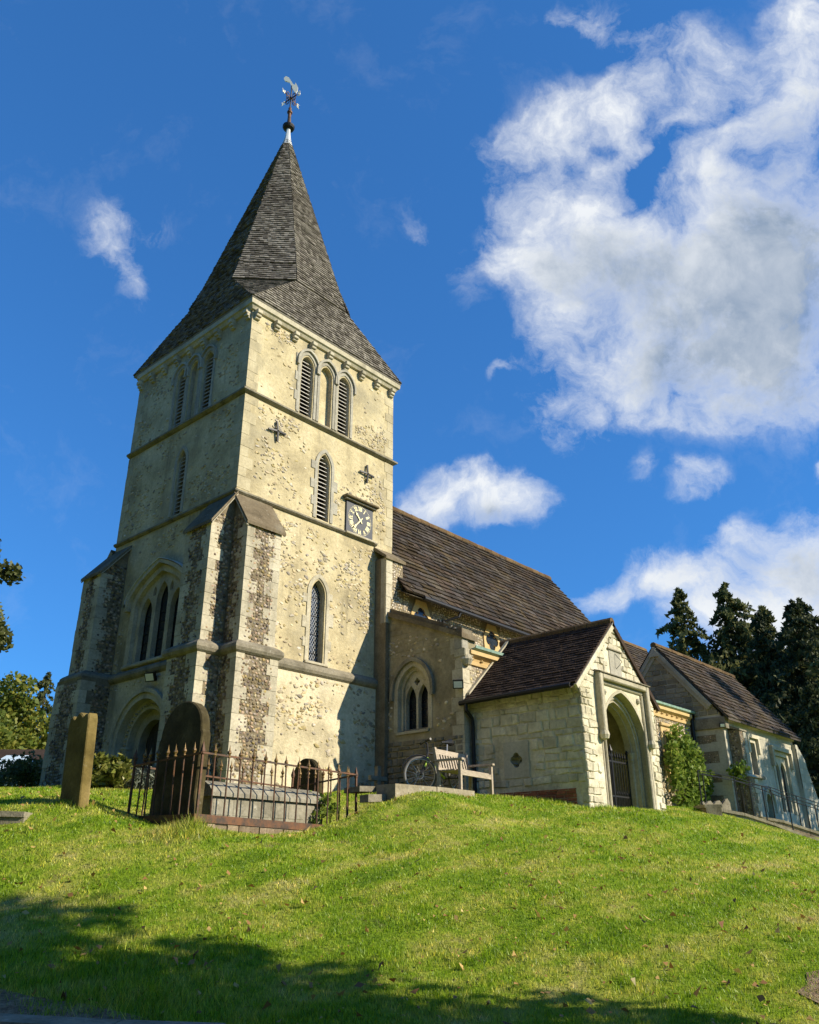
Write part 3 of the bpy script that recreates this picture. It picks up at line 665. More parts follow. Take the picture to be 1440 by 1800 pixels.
# --- grass blades: one sward nobody could count, denser near the path
def grass():
    N = 640000
    r = 6.2 + (24 - 6.2) * rng.random(N) ** 1.25; az = R(48.3) + (rng.random(N) - .5) * R(96)
    x = CAMLOC.x + r * np.sin(az); y = CAMLOC.y + r * np.cos(az)
    keep = ~off_grass(x, y); x, y, r = x[keep], y[keep], r[keep]
    clump = np.sin(x * 3.1 + 1.3 * np.sin(y * 2.2)) * np.sin(y * 2.7 + np.sin(x * 1.7)) + .6 * np.sin(x * 9 + y * 4) * np.sin(y * 8 - x * 3)
    h = (.022 + .012 * rng.random(len(x)) + .016 * np.clip(clump, 0, 2)) * (1 + .2 * rng.standard_normal(len(x)).clip(-1, 1.5))
    # uncut tufts against stones and kerbs
    for (tx, ty, tr, tk) in ((-3.2, -3.95, .35, 2.8), (-2.9, -4.1, .3, 1.6), (-1.2, -4.05, .4, .5), (.3, -3.95, .3, .8), (-3.75, -2.2, .25, 1.2), (1.35, -4.1, .3, 1.6), (2.3, -4.15, .35, .9), (.75, -4.0, .2, 1.6), (4.0, -4.0, .4, .8), (-6.0, -7.0, .9, 1.2), (-5.8, -7.9, .5, 1.2), (5.1, -5.72, .35, 1.4), (7.95, -5.72, .3, 1.4), (4.6, -4.9, .4, 1.2), (6.5, -5.75, 2.2, .3), (9.2, -5.8, .8, .8)):
        h *= 1 + tk * np.exp(-((x - tx) ** 2 + (y - ty) ** 2) / tr ** 2)
    z = ground(x, y); n = len(x); a = rng.random(n) * 2 * np.pi; w = (.0026 + .0009 * r) * (.7 + .6 * rng.random(n))
    dx, dy = np.cos(a) * w / 2, np.sin(a) * w / 2; lx, ly = rng.standard_normal(n) * h * .45, rng.standard_normal(n) * h * .45
    Vv = np.empty((n, 3, 3)); Vv[:, 0] = np.stack([x - dx, y - dy, z - .01], 1); Vv[:, 1] = np.stack([x + dx, y + dy, z - .01], 1); Vv[:, 2] = np.stack([x + lx, y + ly, z + h], 1)
    o = np_object('grass', Vv.reshape(-1, 3), np.arange(n * 3).reshape(n, 3), 'grass_blade'); tag(o, 'sunlit mown green grass covering the bank below the church', 'grass', kind='stuff')
    # dry leaves lying in it
    M = 2600; r = 6.4 + 11 * rng.random(M) ** 1.1; az = R(48.3) + (rng.random(M) - .5) * R(66); x = CAMLOC.x + r * np.sin(az); y = CAMLOC.y + r * np.cos(az)
    k = ~off_grass(x, y); x, y = x[k], y[k]; n = len(x); z = ground(x, y) + .035 + .02 * rng.random(n); s = .010 + .038 * rng.random(n) ** 2.6; a = rng.random(n) * 6.28
    Vv = np.empty((n, 4, 3))
    for q, (u, v) in enumerate(((1, 0), (.1, .6), (-1, .1), (0, -.55))):
        Vv[:, q, 0] = x + s * (u * np.cos(a) - v * np.sin(a)); Vv[:, q, 1] = y + s * (u * np.sin(a) + v * np.cos(a)); Vv[:, q, 2] = z + s * .5 * rng.standard_normal(n)
    tag(np_object('fallen_leaves', Vv.reshape(-1, 3), np.arange(n * 4).reshape(n, 4), 'dry_leaf'), 'brown fallen leaves scattered over the mown bank', 'leaves', kind='stuff')
grass()
# ------------------------------------------------------------------ the church
church = thing('church', (8, 1, .3), 'cream rendered stone church with a tall shingled spire, slab roofs and gabled porch', 'church')
S = Fr((0, 0, 0), (1, 0, 0), (0, -1, 0)); W = Fr((0, 5.2, 0), (0, -1, 0), (-1, 0, 0))
S8 = Fr((0, -.08, 0), (1, 0, 0), (0, -1, 0)); W8 = Fr((-.08, 5.2, 0), (0, -1, 0), (-1, 0, 0))
def sweep(mb, path, prof, mat, ends=True):
    """moulding along a plan polyline, outward is on the right of travel"""
    P = [Vector((x, y)) for x, y in path]; n = len(P); k = len(prof); vs = []
    for i in range(n):
        ns = []
        if i > 0: d = (P[i] - P[i - 1]).normalized(); ns.append(Vector((d.y, -d.x)))
        if i < n - 1: d = (P[i + 1] - P[i]).normalized(); ns.append(Vector((d.y, -d.x)))
        m = ns[0] if len(ns) == 1 else (ns[0] + ns[1]) / (1 + ns[0].dot(ns[1]))
        for c, z in prof: vs.append((P[i].x + m.x * c, P[i].y + m.y * c, z))
    fs = [(i * k + j, (i + 1) * k + j, (i + 1) * k + j + 1, i * k + j + 1) for i in range(n - 1) for j in range(k - 1)]
    if ends: fs += [tuple(range(k)), tuple(range((n - 1) * k, n * k))]
    mb.add(vs, fs, mat)
inrect = lambda L: (lambda a, z: any(x0 < a < x1 and z0 < z < z1 for x0, x1, z0, z1 in L))

# --- tower walls, cut for every opening
SOP = [(1.90, .40, 9.62, 11.12, 11.42, .17, 'blind0'), (2.57, .40, 9.62, 11.08, 11.34, .17, 'b'), (3.24, .40, 9.62, 11.12, 11.42, .17, 'l')]
body = MB(); body.box(0, 5.2, 0, 5.2, 3.1, 12.1, 'render_upper'); cut = MB()
for cx in (1.90, 2.57, 3.24): cut.prism(S, arch(.42, 9.60, 11.12, 11.40, 10, 'pointed', cx), -.24, .3, 'ashlar_grey')
for ca in (2.22, 2.83, 3.45): cut.prism(W, arch(.42, 9.60, 11.12, 11.38, 10, 'pointed', ca), -.24, .3, 'ashlar_grey')
cut.prism(S, arch(.40, 6.90, 8.38, 8.76, 10, 'pointed', 2.64), -.24, .3, 'ashlar_grey')
cut.prism(W, arch(.36, 6.92, 8.36, 8.72, 10, 'pointed', 2.73), -.24, .3, 'ashlar_grey')
cut.prism(S, arch(.44, 3.30, 4.95, 5.32, 10, 'pointed', 2.62), -.24, .3, 'ashlar')
cut.prism(W, arch(2.08, 3.34, 4.80, 5.53, 12, 'four', 2.50), -.30, .3, 'ashlar')
tw = MB(); bool_diff(tw, body, cut)
body = MB(); body.box(-.08, 5.2, -.08, 5.28, -.9, 3.1, 'render_lower'); cut = MB()
cut.prism(W8, arch(1.98, -1.2, 1.45, 2.44, 12, 'pointed', 2.58), -.14, .3, 'ashlar')
cut.prism(W8, arch(1.56, -1.21, 1.45, 2.23, 12, 'pointed', 2.58), -.30, .31, 'ashlar')
cut.prism(W8, arch(1.12, -1.22, 1.45, 2.02, 12, 'pointed', 2.58), -.55, .32, 'ashlar')
bool_diff(tw, body, cut)
hS = inrect([(1.45, 3.7, 9.4, 11.8), (2.3, 3.0, 6.8, 9.0), (3.3, 4.55, 6.7, 7.85), (2.25, 3.0, 3.2, 5.5)])
hW = inrect([(1.8, 3.9, 9.4, 11.75), (2.4, 3.1, 6.8, 9.0), (1.0, 4.2, 3.1, 6.0)])
peeking(tw, S, .45, 4.9, 9.65, 11.75, 250, 'peek', hS, off=3); peeking(tw, S, .45, 4.9, 6.95, 9.35, 460, 'peek', hS, off=11)
peeking(tw, S, 1.0, 4.5, 3.35, 6.6, 720, 'peek', hS, off=21, big=1.1); peeking(tw, S8, 1.05, 4.6, .4, 2.9, 430, 'peek', off=31, big=1.2)
peeking(tw, W, .3, 4.85, 9.65, 11.75, 240, 'peek', hW, off=43); peeking(tw, W, .3, 4.85, 6.95, 9.35, 420, 'peek', hW, off=57)
peeking(tw, W, .8, 4.2, 3.3, 6.6, 160, 'peek', hW, off=65); peeking(tw, W8, .9, 4.2, .5, 2.9, 160, 'peek', inrect([(1.3, 3.8, 0, 2.8)]), off=71)
tower = tw.build('tower_wall', church)

for p, n1, n2 in (((0, 0), (-1, 0, 0), (0, -1, 0)), ((5.2, 0), (1, 0, 0), (0, -1, 0)), ((0, 5.2), (-1, 0, 0), (0, 1, 0))):
    for z0, z1 in ((6.9, 9.40), (9.6, 11.84)):
        mb = MB(); quoins(mb, p, n1, n2, z0, z1, 'quoin_soft', long=.36, short=.21, proud=.009); mb.build('quoins', tower)
mb = MB()
S0 = [(0, 6.1), (-.68, 5.30), (-.68, 4.45), (0, 4.45), (0, .93), (-.56, .93), (-.56, 0), (0, 0), (0, -.55), (.93, -.55), (.93, 0), (4.66, 0)]
sweep(mb, S0, [(-.03, 2.95), (.09, 2.96), (.14, 3.0), (.17, 3.06), (.16, 3.13), (.11, 3.18), (-.03, 3.27)], 'dirty_stone')
mb.build('string_course', tower)
mb = MB(); sweep(mb, [(0, 5.2), (0, 0), (4.56, 0)], [(-.03, 6.74), (.04, 6.745), (.085, 6.78), (.085, 6.82), (-.03, 6.88)], 'dirty_stone'); mb.build('string_course', tower)
mb = MB(); sweep(mb, [(0, 5.2), (0, 0), (5.2, 0), (5.2, 5.2)], [(-.03, 9.41), (.04, 9.415), (.11, 9.46), (.11, 9.505), (-.03, 9.60)], 'dirty_stone'); mb.build('string_course', tower)
mb = MB(); sweep(mb, [(0, 5.2), (0, 0), (5.2, 0), (5.2, 5.2)], [(-.03, 11.84), (.06, 11.85), (.11, 11.93), (.15, 11.95), (.16, 12.10), (-.03, 12.11)], 'ashlar')
for k in range(9):
    for fr in (S, W):
        a = .12 + k * .62
        for (z0, z1, c1) in ((11.74, 11.85, .17), (11.66, 11.745, .13), (11.60, 11.665, .08)): mb.fbox(fr, a - .075, a + .075, z0, z1, -.03, c1, 'ashlar', .012)
mb.build('corbel_table', tower)
# belfry openings, lancets
for fr, cs, hz in ((S, (1.90, 2.57, 3.24), 11.40), (W, (2.22, 2.83, 3.45), 11.38)):
    mb = MB()
    for i, a in enumerate(cs):
        w = .40
        arch_window(mb, fr, a, w, 9.60, 11.12, hz, sw=.125, depth=.23, proud=.025 + .004 * (i % 2), fill='blind' if i == 1 else 'louvre', hood=.05 + .006 * (i % 2), teeth=0)
    if fr is S:
        z = 9.64; k = 0
        while z < 11.2:
            h = random.uniform(.2, .3); mb.fbox(fr, cs[0] - .33 - (.09 if k % 2 else .02), cs[0] - .30, z, z + h - .006, -.03, .022, 'ashlar_grey', .005)
            z += h; k += 1
    mb.build('belfry_window', tower)
mb = MB(); arch_window(mb, S, 2.64, .38, 6.90, 8.38, 8.75, sw=.14, teeth=1, proud=.024); mb.build('louvre_window', tower)
mb = MB(); arch_window(mb, W, 2.73, .34, 6.92, 8.36, 8.71, sw=.13, teeth=0, proud=.02); mb.build('louvre_window', tower)
mb = MB(); arch_window(mb, S, 2.62, .42, 3.30, 4.95, 5.31, sw=.15, teeth=1, fill='glass', mat='ashlar', depth=.22, proud=.024)
mb.fbox(S, 2.26, 2.98, 3.24, 3.30, -.2, .06, 'ashlar', .01); mb.build('lancet_window', tower)
# west window with three lights
mb = MB(); WA = 2.50
o1 = arch(2.06, 3.34, 4.80, 5.52, 12, 'four', WA); o2 = arch(2.42, 3.34, 4.84, 5.68, 12, 'four', WA)
mb.band(W, o1, o2, -.03, .03, 'ashlar', c0i=-.25)
h1 = arch(2.44, 4.72, 4.86, 5.70, 12, 'four', WA); h2 = arch(2.70, 4.72, 4.88, 5.80, 12, 'four', WA); mb.band(W, h1, h2, -.02, .13, 'ashlar')
h3 = arch(2.74, 4.84, 4.92, 5.815, 12, 'four', WA); mb.prism(W, h3 + [(p[0], p[1] + .012) for p in h3[::-1]], .0, .16, 'lead')
pl = MB(); pl.prism(W, arch(2.05, 3.345, 4.80, 5.515, 12, 'four', WA), -.20, -.07, 'ashlar'); ct = MB()
for k in (-1, 0, 1): ct.prism(W, arch(.49, 3.42, 4.55 + (.26 if k == 0 else 0), 4.98 + (.30 if k == 0 else 0), 10, 'pointed', WA + k * .64), -.5, .2, 'ashlar')
for k in (-1, 1): ct.prism(W, arch(.14, 4.98, 5.06, 5.22, 6, 'pointed', WA + k * .36), -.5, .2, 'ashlar')
bool_diff(mb, pl, ct)
mb.prism(W, arch(2.05, 3.35, 4.80, 5.51, 12, 'four', WA), -.235, -.225, 'leaded_glass')
for k in (-1, 0, 1): leads(mb, W, WA + k * .64, .49, 3.42, 5.0, 4.6, -.222, diamond=False)
mb.fbox(W, WA - 1.2, WA + 1.2, 3.26, 3.34, -.3, .10, 'ashlar', .02)
mb.build('west_window', tower)
# west doorway
mb = MB(); DA = 2.58; A_ = lambda w, za: arch(w, -.6, 1.45, za, 12, 'pointed', DA)
mb.band(W8, A_(1.94, 2.42), A_(2.22, 2.56), -.02, .05, 'ashlar', c0i=-.14); mb.band(W8, arch(2.22, 1.3, 1.45, 2.56, 12, 'pointed', DA), arch(2.36, 1.3, 1.45, 2.66, 12, 'pointed', DA), -.02, .10, 'ashlar')
mb.band(W8, A_(1.54, 2.22), A_(1.95, 2.43), -.2, -.135, 'ashlar', c0i=-.30); mb.band(W8, A_(1.10, 2.0), A_(1.55, 2.225), -.4, -.295, 'ashlar', c0i=-.5)
for k in range(25):
    t = math.pi * (k + .5) / 25; a, z = DA - .86 * math.cos(t), 1.45 + .86 * math.sin(t)
    mb.lathe(W8(a, z, -.12), [(.0, -.035), (.045, 0), (.0, .035)], 'ashlar', 6)
for sg in (-1, 1):
    p = W8(DA + sg * .86, 0, -.17)
    mb.lathe(p, [(.055, .2), (.05, .3), (.05, 1.2), (.065, 1.22), (.05, 1.25), (.10, 1.38), (.12, 1.40), (.12, 1.45)], 'ashlar', 12)
i = arch(1.12, -.6, 1.45, 2.02, 12, 'pointed', DA); mb.prism(W8, i, -.52, -.48, 'door_oak')
for k in range(9): mb.fbox(W8, DA - .5 + k * .115, DA - .5 + k * .115 + .105, -.5, 1.9 - abs(k - 4) * .06, -.49, -.465, 'door_oak', .006)
mb.build('doorway', tower)
for x, z, an in ((1.0, 8.74, .1), (4.14, 8.73, .0)):
    mb = MB()
    for t in (an, an + math.pi / 2):
        d = (math.cos(t) * .27, math.sin(t) * .27)
        mb.tube([S(x - d[0], z - d[1], .045), S(x, z, .075), S(x + d[0], z + d[1], .045)], .030, 'iron_black', 4)
    mb.lathe(S(x, z, .07), [(0, -.05), (.05, 0), (0, .05)], 'iron_black', 6); mb.build('wall_anchor', tower)
# --- corner buttresses of the tower
def buttress(fr, w, p, z0, zt, ztop, zmid=3.1, low=.07, lowbat=0.0, flint='flint', cap=True, zs=None):
    """fr: a across the face, c outwards from the tower wall"""
    mb = MB(); u, n = fr.u, fr.n
    F0 = Fr(fr.o + n * p, u, n); FL = Fr(fr.o, n, -u); FRr = Fr(fr.o + u * w, -n, u)   # front, left flank, right flank (runs inward)
    prof = [(0, zmid), (p, zmid), (p, zt), (0, ztop - .1)]
    mb.prism(Fr(fr.o, n, u), prof, 0, w, 'flint_mortar')
    lw = low
    mb.hexa([fr(-lw - lowbat, z0, -.02), fr(w + lw + lowbat, z0, -.02), fr(w + lw + lowbat, z0, p + lw + lowbat), fr(-lw - lowbat, z0, p + lw + lowbat),
             fr(-lw, zmid - .02, -.02), fr(w + lw, zmid - .02, -.02), fr(w + lw, zmid - .02, p + lw), fr(-lw, zmid - .02, p + lw)], 'flint_mortar')
    for lo, hi, e in ((zmid + .12, zt, 0), (max(z0, -.2), zmid - .12, lw)):
        A = fr(-e, 0, p + e); B = fr(w + e, 0, p + e)
        quoins(mb, (A.x, A.y), -u, n, lo, hi, 'ashlar', long=.33, short=.19); quoins(mb, (B.x, B.y), u, n, lo, hi, 'ashlar', long=.33, short=.19)
        Fe = Fr(fr.o + n * (p + e), u, n); flints(mb, Fe, .12 - e, w - .12 + e, lo, hi, .085, flint)
        flints(mb, Fr(fr.o - u * e, n, -u), .02, p - .1, lo, hi + .3 * (e == 0), .085, flint); flints(mb, Fr(fr.o + u * (w + e), n, u), .02, p - .1, lo, hi + .3 * (e == 0), .085, flint)
    if cap:
        x0, x1 = -.07, w + .09; q = p + .07; t = .075
        lo = [fr(x0, ztop, .0), fr(x1, ztop, .0), fr(x1, zt + .01, q), fr(x0, zt + .01, q)]
        mb.hexa([v - Vector((0, 0, t)) for v in lo] + lo, 'cap_slab')
        for a in (x0 - .004, x1 - .05): mb.hexa([fr(a, ztop - t - .03, 0), fr(a + .054, ztop - t - .03, 0), fr(a + .054, zt - t - .02, q - .02), fr(a, zt - t - .02, q - .02), fr(a, ztop - t + .005, 0), fr(a + .054, ztop - t + .005, 0), fr(a + .054, zt - t + .015, q - .02), fr(a, zt - t + .015, q - .02)], 'ashlar')
    return mb.build('buttress', tower)
buttress(Fr((0, 0, 0), (1, 0, 0), (0, -1, 0)), .93, .55, -.8, 5.88, 6.78)
buttress(Fr((0, .93, 0), (0, -1, 0), (-1, 0, 0)), .93, .56, -.8, 5.88, 6.78)
buttress(Fr((0, 5.30, 0), (0, -1, 0), (-1, 0, 0)), .85, .66, -.8, 5.72, 6.62, low=.17, lowbat=0)
buttress(Fr((.93, 5.28, 0), (-1, 0, 0), (0, 1, 0)), .93, .60, -.8, 5.8, 6.7, low=.22, lowbat=.10)

# --- spire
sp = MB(); ap = Vector((2.6, 2.6, 22.1)); Rr, Kk, ZK, EO, EZ = 2.2, .95, 14.0, .17, 12.14
def card(i):      # rotate (x,y) about the tower axis in quarter turns
    c, s = ((1, 0), (0, 1), (-1, 0), (0, -1))[i]
    return lambda x, y, z: Vector((2.6 + c * (x - 2.6) - s * (y - 2.6), 2.6 + s * (x - 2.6) + c * (y - 2.6), z))
for i in range(4):
    q = card(i); L, Rt = q(2.6 - Kk, 2.6 - Rr, ZK), q(2.6 + Kk, 2.6 - Rr, ZK)
    E0, E1 = q(-EO, -EO, EZ), q(5.2 + EO, -EO, EZ)
    q2 = card((i + 3) % 4); D0 = q2(2.6 + Kk, 2.6 - Rr, ZK); D1 = L     # diagonal face at the south-west of this side
    out = ((D0 + D1) / 2 - Vector((2.6, 2.6, ZK))).normalized()
    k0, k1 = D0 + out * .10 - Vector((0, 0, .05)), D1 + out * .10 - Vector((0, 0, .05))
    m0, m1 = ap + (D0 - ap) * .90, ap + (D1 - ap) * .90
    sp.add([L, Rt, ap], [(0, 1, 2)], 'shingle'); sp.add([E0, E1, Rt, L], [(0, 1, 2, 3)], 'shingle'); sp.add([E0, D0, D1], [(0, 1, 2)], 'shingle')
    sp.add([m0, m1, ap], [(0, 1, 2)], 'shingle'); sp.add([k0, k1, m1, m0], [(0, 1, 2, 3)], 'shingle'); sp.add([k0, k1, D1, D0], [(0, 1, 2, 3)], 'shingle')
    for poly in ([L, Rt, ap], [E0, E1, Rt, L], [k0, k1, m1, m0], [m0, m1, ap]):
        poly_tiles(sp, poly, .105, .125, .024, 'shingle', lift=.002, bjit=.008)
    g = (D0 - D1).normalized() * .05
    poly_tiles(sp, [E0 - g, E0 + g, D0, D1], .105, .125, .014, 'shingle', lift=.002)
    ev = Vector((0, 0, -.05)); sp.add([E0, E1, E1 + ev, E0 + ev, q(.1, .1, EZ - .04), q(5.1, .1, EZ - .04)], [(0, 1, 2, 3), (3, 2, 5, 4)], 'shingle')
spire = sp.build('spire', church)
mb = MB(); mb.lathe((2.6, 2.6, 0), [(.20, 21.52), (.16, 21.66), (.105, 21.95), (.075, 22.25), (.07, 22.36)], 'lead', 8, math.pi / 8); mb.build('lead_cap', spire)

# --- nave
nv = MB(); NP = [(-.4, -.6), (-.4, 5.62), (2.6, 9.55), (5.6, 5.62), (5.6, -.6)]
nv.prism(Fr((5.2, 0, 0), (0, 1, 0), (1, 0, 0)), NP, 0, 12.0, 'flint_mortar')
CS = Fr((0, -.4, 0), (1, 0, 0), (0, -1, 0)); qf = lambda x0: (x0 - .45, x0 + .45, 4.4, 5.55)
flints(nv, CS, 5.22, 12.6, 4.3, 5.62, .082, 'flint_pale', inrect([qf(5.9), qf(9.05)]), proud=(.008, .02))
nv.box(4.56, 5.2, -.4, 0, -.6, 6.36, 'flint_mortar'); PF = Fr((0, -.4, 0), (1, 0, 0), (0, -1, 0))
flints(nv, PF, 4.74, 5.18, 4.8, 6.3, .08, 'flint_pale', proud=(.006, .014))
z = 4.6
while z < 6.3:
    h = random.uniform(.28, .45); nv.fbox(PF, 4.55, 4.73 + random.choice((0, .06)), z, min(z + h, 6.34) - .005, -.05, .012, 'ashlar', .006); nv.fbox(Fr((4.56, 0, 0), (0, -1, 0), (-1, 0, 0)), .22, .41, z, min(z + h, 6.34) - .005, -.05, .006, 'ashlar_grey', .004); z += h
nv.hexa([(4.5, -.46, 6.30), (5.26, -.46, 6.30), (5.26, .0, 6.62), (4.5, .0, 6.62), (4.5, -.46, 6.38), (5.26, -.46, 6.38), (5.26, .0, 6.72), (4.5, .0, 6.72)], 'cap_slab')
nave = nv.build('nave_wall', church)
def quatrefoil(cx, cz, r, d, n=8, sx=1.0):
    pts = []
    for k in range(4):
        t0 = math.pi / 2 * k
        for i in range(n + 1):
            t = t0 - math.pi * .62 + math.pi * 1.24 * i / n
            pts.append((cx + sx * (d * math.cos(t0) + r * math.cos(t)), cz + d * math.sin(t0) + r * math.sin(t)))
    return pts
def circle(cx, cz, r, n): return [(cx + r * math.cos(2 * math.pi * (i + .5) / n), cz + r * math.sin(2 * math.pi * (i + .5) / n)) for i in range(n)]
for x in (5.9, 9.05):
    pl = MB(); pl.prism(CS, [(x - .36, 4.55), (x + .36, 4.55), (x + .40, 5.05), (x + .20, 5.46), (x - .20, 5.46), (x - .40, 5.05)], -.05, .035, 'tan_dressing')
    ct = MB(); ct.prism(CS, quatrefoil(x, 4.98, .15, .15), -.2, .2, 'tan_dressing'); mb = MB(); bool_diff(mb, pl, ct)
    mb.prism(CS, circle(x, 4.98, .34, 16), .003, .008, 'leaded_glass'); mb.build('clerestory_window', nave)
rf = MB(); e0, e1, r1, r0 = (4.98, -.72, 5.46), (17.42, -.72, 5.46), (17.42, 2.6, 9.73), (5.21, 2.6, 9.73)
for dz in (0,): rf.add([e0, e1, r1, r0, (17.42, 5.92, 5.46), (5.0, 5.92, 5.46)], [(0, 1, 2, 3), (3, 2, 4, 5)], 'stone_slate')
rf.add([(4.98, -.72, 5.40), (17.42, -.72, 5.40), (17.42, -.38, 5.60), (4.98, -.38, 5.60)], [(0, 1, 2, 3)], 'dirty_stone')
poly_tiles(rf, [e0, e1, r1, r0], .235, .36, .034, 'stone_slate', jit=.35, lift=.004, bjit=.014)
roof = rf.build('nave_roof', church)
mb = MB(); x = 5.25
while x < 17.3:
    mb.tube([(x, 2.6, 9.70 + random.uniform(-.012, .012)), (x + .44, 2.6, 9.70 + random.uniform(-.012, .012))], .13, 'ridge_tile', 10); x += .45
mb.build('ridge', roof)
mb = MB(); mb.tube([(5.6, -.80, 5.40), (12.5, -.80, 5.33)], .055, 'iron_black', 8)
mb.tube([(7.15, -.78, 5.34), (7.1, -.75, 5.22), (6.78, -.47, 5.08), (6.76, -.46, 4.3)], .042, 'iron_black', 8)
mb.tube([(6.62, -.46, 5.1), (6.62, -.46, 4.3)], .03, 'iron_black', 8); mb.build('gutter', roof)

# --- south aisle
al = MB(); AW = Fr((4.7, 0, 0), (0, -1, 0), (-1, 0, 0)); AS = Fr((0, -2.7, 0), (1, 0, 0), (0, -1, 0))
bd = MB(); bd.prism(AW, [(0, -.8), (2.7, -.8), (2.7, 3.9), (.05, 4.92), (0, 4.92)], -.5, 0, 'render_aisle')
ct = MB(); ct.prism(AW, arch(.98, 1.86, 2.78, 3.40, 10, 'pointed', 1.18), -.40, .3, 'ashlar'); bool_diff(al, bd, ct)
al.prism(Fr((5.2, 0, 0), (0, -1, 0), (1, 0, 0)), [(.4, -.8), (2.7, -.8), (2.7, 3.58), (.4, 4.52)], 0, 11.9, 'flint_mortar')
blocks(al, AW, [(.06, -.3), (2.66, -.3), (2.66, 1.62), (.06, 1.66)], (.1, .2), (.16, .42), .03, .035, .02, 'dirty_stone')
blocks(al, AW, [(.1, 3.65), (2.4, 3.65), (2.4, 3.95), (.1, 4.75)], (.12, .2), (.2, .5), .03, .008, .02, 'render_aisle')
peeking(al, AW, .15, 2.55, 1.8, 4.2, 120, 'flint_pale', inrect([(.5, 1.9, 1.7, 3.65)]), off=90)
flints(al, AS, 4.98, 6.6, 1.9, 3.28, .08, 'flint_pale', proud=(.006, .018)); flints(al, AS, 8.3, 16.95, .3, 3.28, .09, 'flint_pale', inrect([(14.5, 15.9, 1.0, 3.05)]), proud=(.006, .018))
quoins(al, (4.7, -2.7), (-1, 0, 0), (0, -1, 0), -.3, 3.85, 'ashlar', long=.30, short=.24, hh=(.28, .42))
aisle = al.build('aisle_wall', church)
mb = MB(); lo = [AW(.0, 5.05, -.52), AW(.0, 5.05, .09), AW(2.78, 3.92, .09), AW(2.78, 3.92, -.52)]
mb.hexa([v - Vector((0, 0, .12)) for v in lo] + lo, 'cap_slab'); hi = [v + Vector((0, 0, .11)) for v in (AW(.02, 5.04, -.42), AW(.02, 5.04, -.02), AW(2.70, 3.95, -.02), AW(2.70, 3.95, -.42))]
mb.hexa([v - Vector((0, 0, .11)) for v in hi] + hi, 'cap_slab'); mb.build('coping', aisle)
mb = MB(); CA = 1.18
i1 = arch(.80, 1.92, 2.78, 3.30, 10, 'pointed', CA); i2 = arch(1.02, 1.88, 2.78, 3.43, 10, 'pointed', CA)
mb.band(AW, i1, arch(.96, 1.88, 2.78, 3.39, 10, 'pointed', CA), -.3, -.10, 'ashlar', c0i=-.36); mb.band(AW, arch(.96, 1.86, 2.78, 3.385, 10, 'pointed', CA), arch(1.20, 1.86, 2.78, 3.50, 10, 'pointed', CA), -.03, .012, 'ashlar', c0i=-.12)
mb.band(AW, arch(1.20, 2.62, 2.80, 3.50, 10, 'pointed', CA), arch(1.36, 2.62, 2.80, 3.60, 10, 'pointed', CA), -.02, .085, 'dirty_stone')
pl = MB(); pl.prism(AW, i1, -.28, -.16, 'ashlar'); ct = MB()
for k in (-1, 1): ct.prism(AW, arch(.33, 1.93, 2.58, 2.96, 8, 'pointed', CA + k * .195), -.5, .2, 'ashlar')
ct.prism(AW, quatrefoil(CA, 3.04, .045, .045, 5), -.5, .2, 'ashlar'); bool_diff(mb, pl, ct)
mb.prism(AW, i1, -.335, -.325, 'leaded_glass')
for k in (-1, 1): leads(mb, AW, CA + k * .195, .33, 1.94, 2.9, 2.6, -.32, diamond=False)
mb.hexa([AW(CA - .5, 1.80, -.1), AW(CA + .5, 1.80, -.1), AW(CA + .5, 1.80, .05), AW(CA - .5, 1.80, .05), AW(CA - .46, 1.95, -.34), AW(CA + .46, 1.95, -.34), AW(CA + .5, 1.86, .05), AW(CA - .5, 1.86, .05)], 'ashlar'); mb.build('aisle_window', aisle)
mb = MB(); sweep(mb, [(4.84, -2.7), (17.0, -2.7)], [(-.02, 3.22), (.05, 3.23), (.06, 3.30), (.03, 3.32), (.05, 3.38), (.16, 3.45), (.16, 3.54), (-.02, 3.56)], 'tan_dressing')
x = 5.0
while x < 16.9: mb.lathe((x, -2.77, 3.35), [(0, -.045), (.045, 0), (0, .045)], 'tan_dressing', 6); x += .36
mb.lathe((4.80, -2.74, 3.31), [(0, -.14), (.10, -.12), (.16, 0), (.10, .12), (0, .14)], 'ashlar', 12); mb.fbox(AS, 4.66, 4.98, 3.38, 3.56, -.2, .12, 'ashlar', .02); mb.fbox(AS, 4.67, 4.9, 3.57, 3.90, -.2, .03, 'ashlar_grey', .015)
mb.build('cornice', aisle)
mb = MB(); sweep(mb, [(4.98, -2.7), (17.05, -2.7)], [(-.02, 3.57), (.10, 3.575), (.19, 3.60), (.21, 3.66), (.19, 3.66), (.17, 3.62), (.02, 3.60)], 'copper_green'); mb.build('gutter', aisle)
mb = MB(); mb.tube([(16.86, -2.78, 3.6), (16.86, -2.78, .2)], .06, 'iron_black', 8); mb.fbox(AS, 16.76, 16.96, 3.40, 3.62, .0, .16, 'iron_black'); mb.build('drainpipe', aisle)
mb = MB(); mb.fbox(AS, 14.55, 15.85, 1.0, 2.98, -.03, .04, 'tan_dressing', .02); mb.fbox(AS, 14.72, 15.68, 1.1, 2.80, .03, .043, 'dirty_stone')
for k in range(2): mb.fbox(AS, 14.78 + k * .45, 15.16 + k * .45, 1.2, 2.72, .043, .046, 'leaded_glass')
for k in range(3): mb.fbox(AS, 14.70 + k * .47, 14.79 + k * .47, 1.1, 2.8, .04, .075, 'tan_dressing', .01)
mb.fbox(AS, 14.5, 15.9, 2.96, 3.06, -.02, .10, 'tan_dressing', .02); mb.build('aisle_window', aisle)

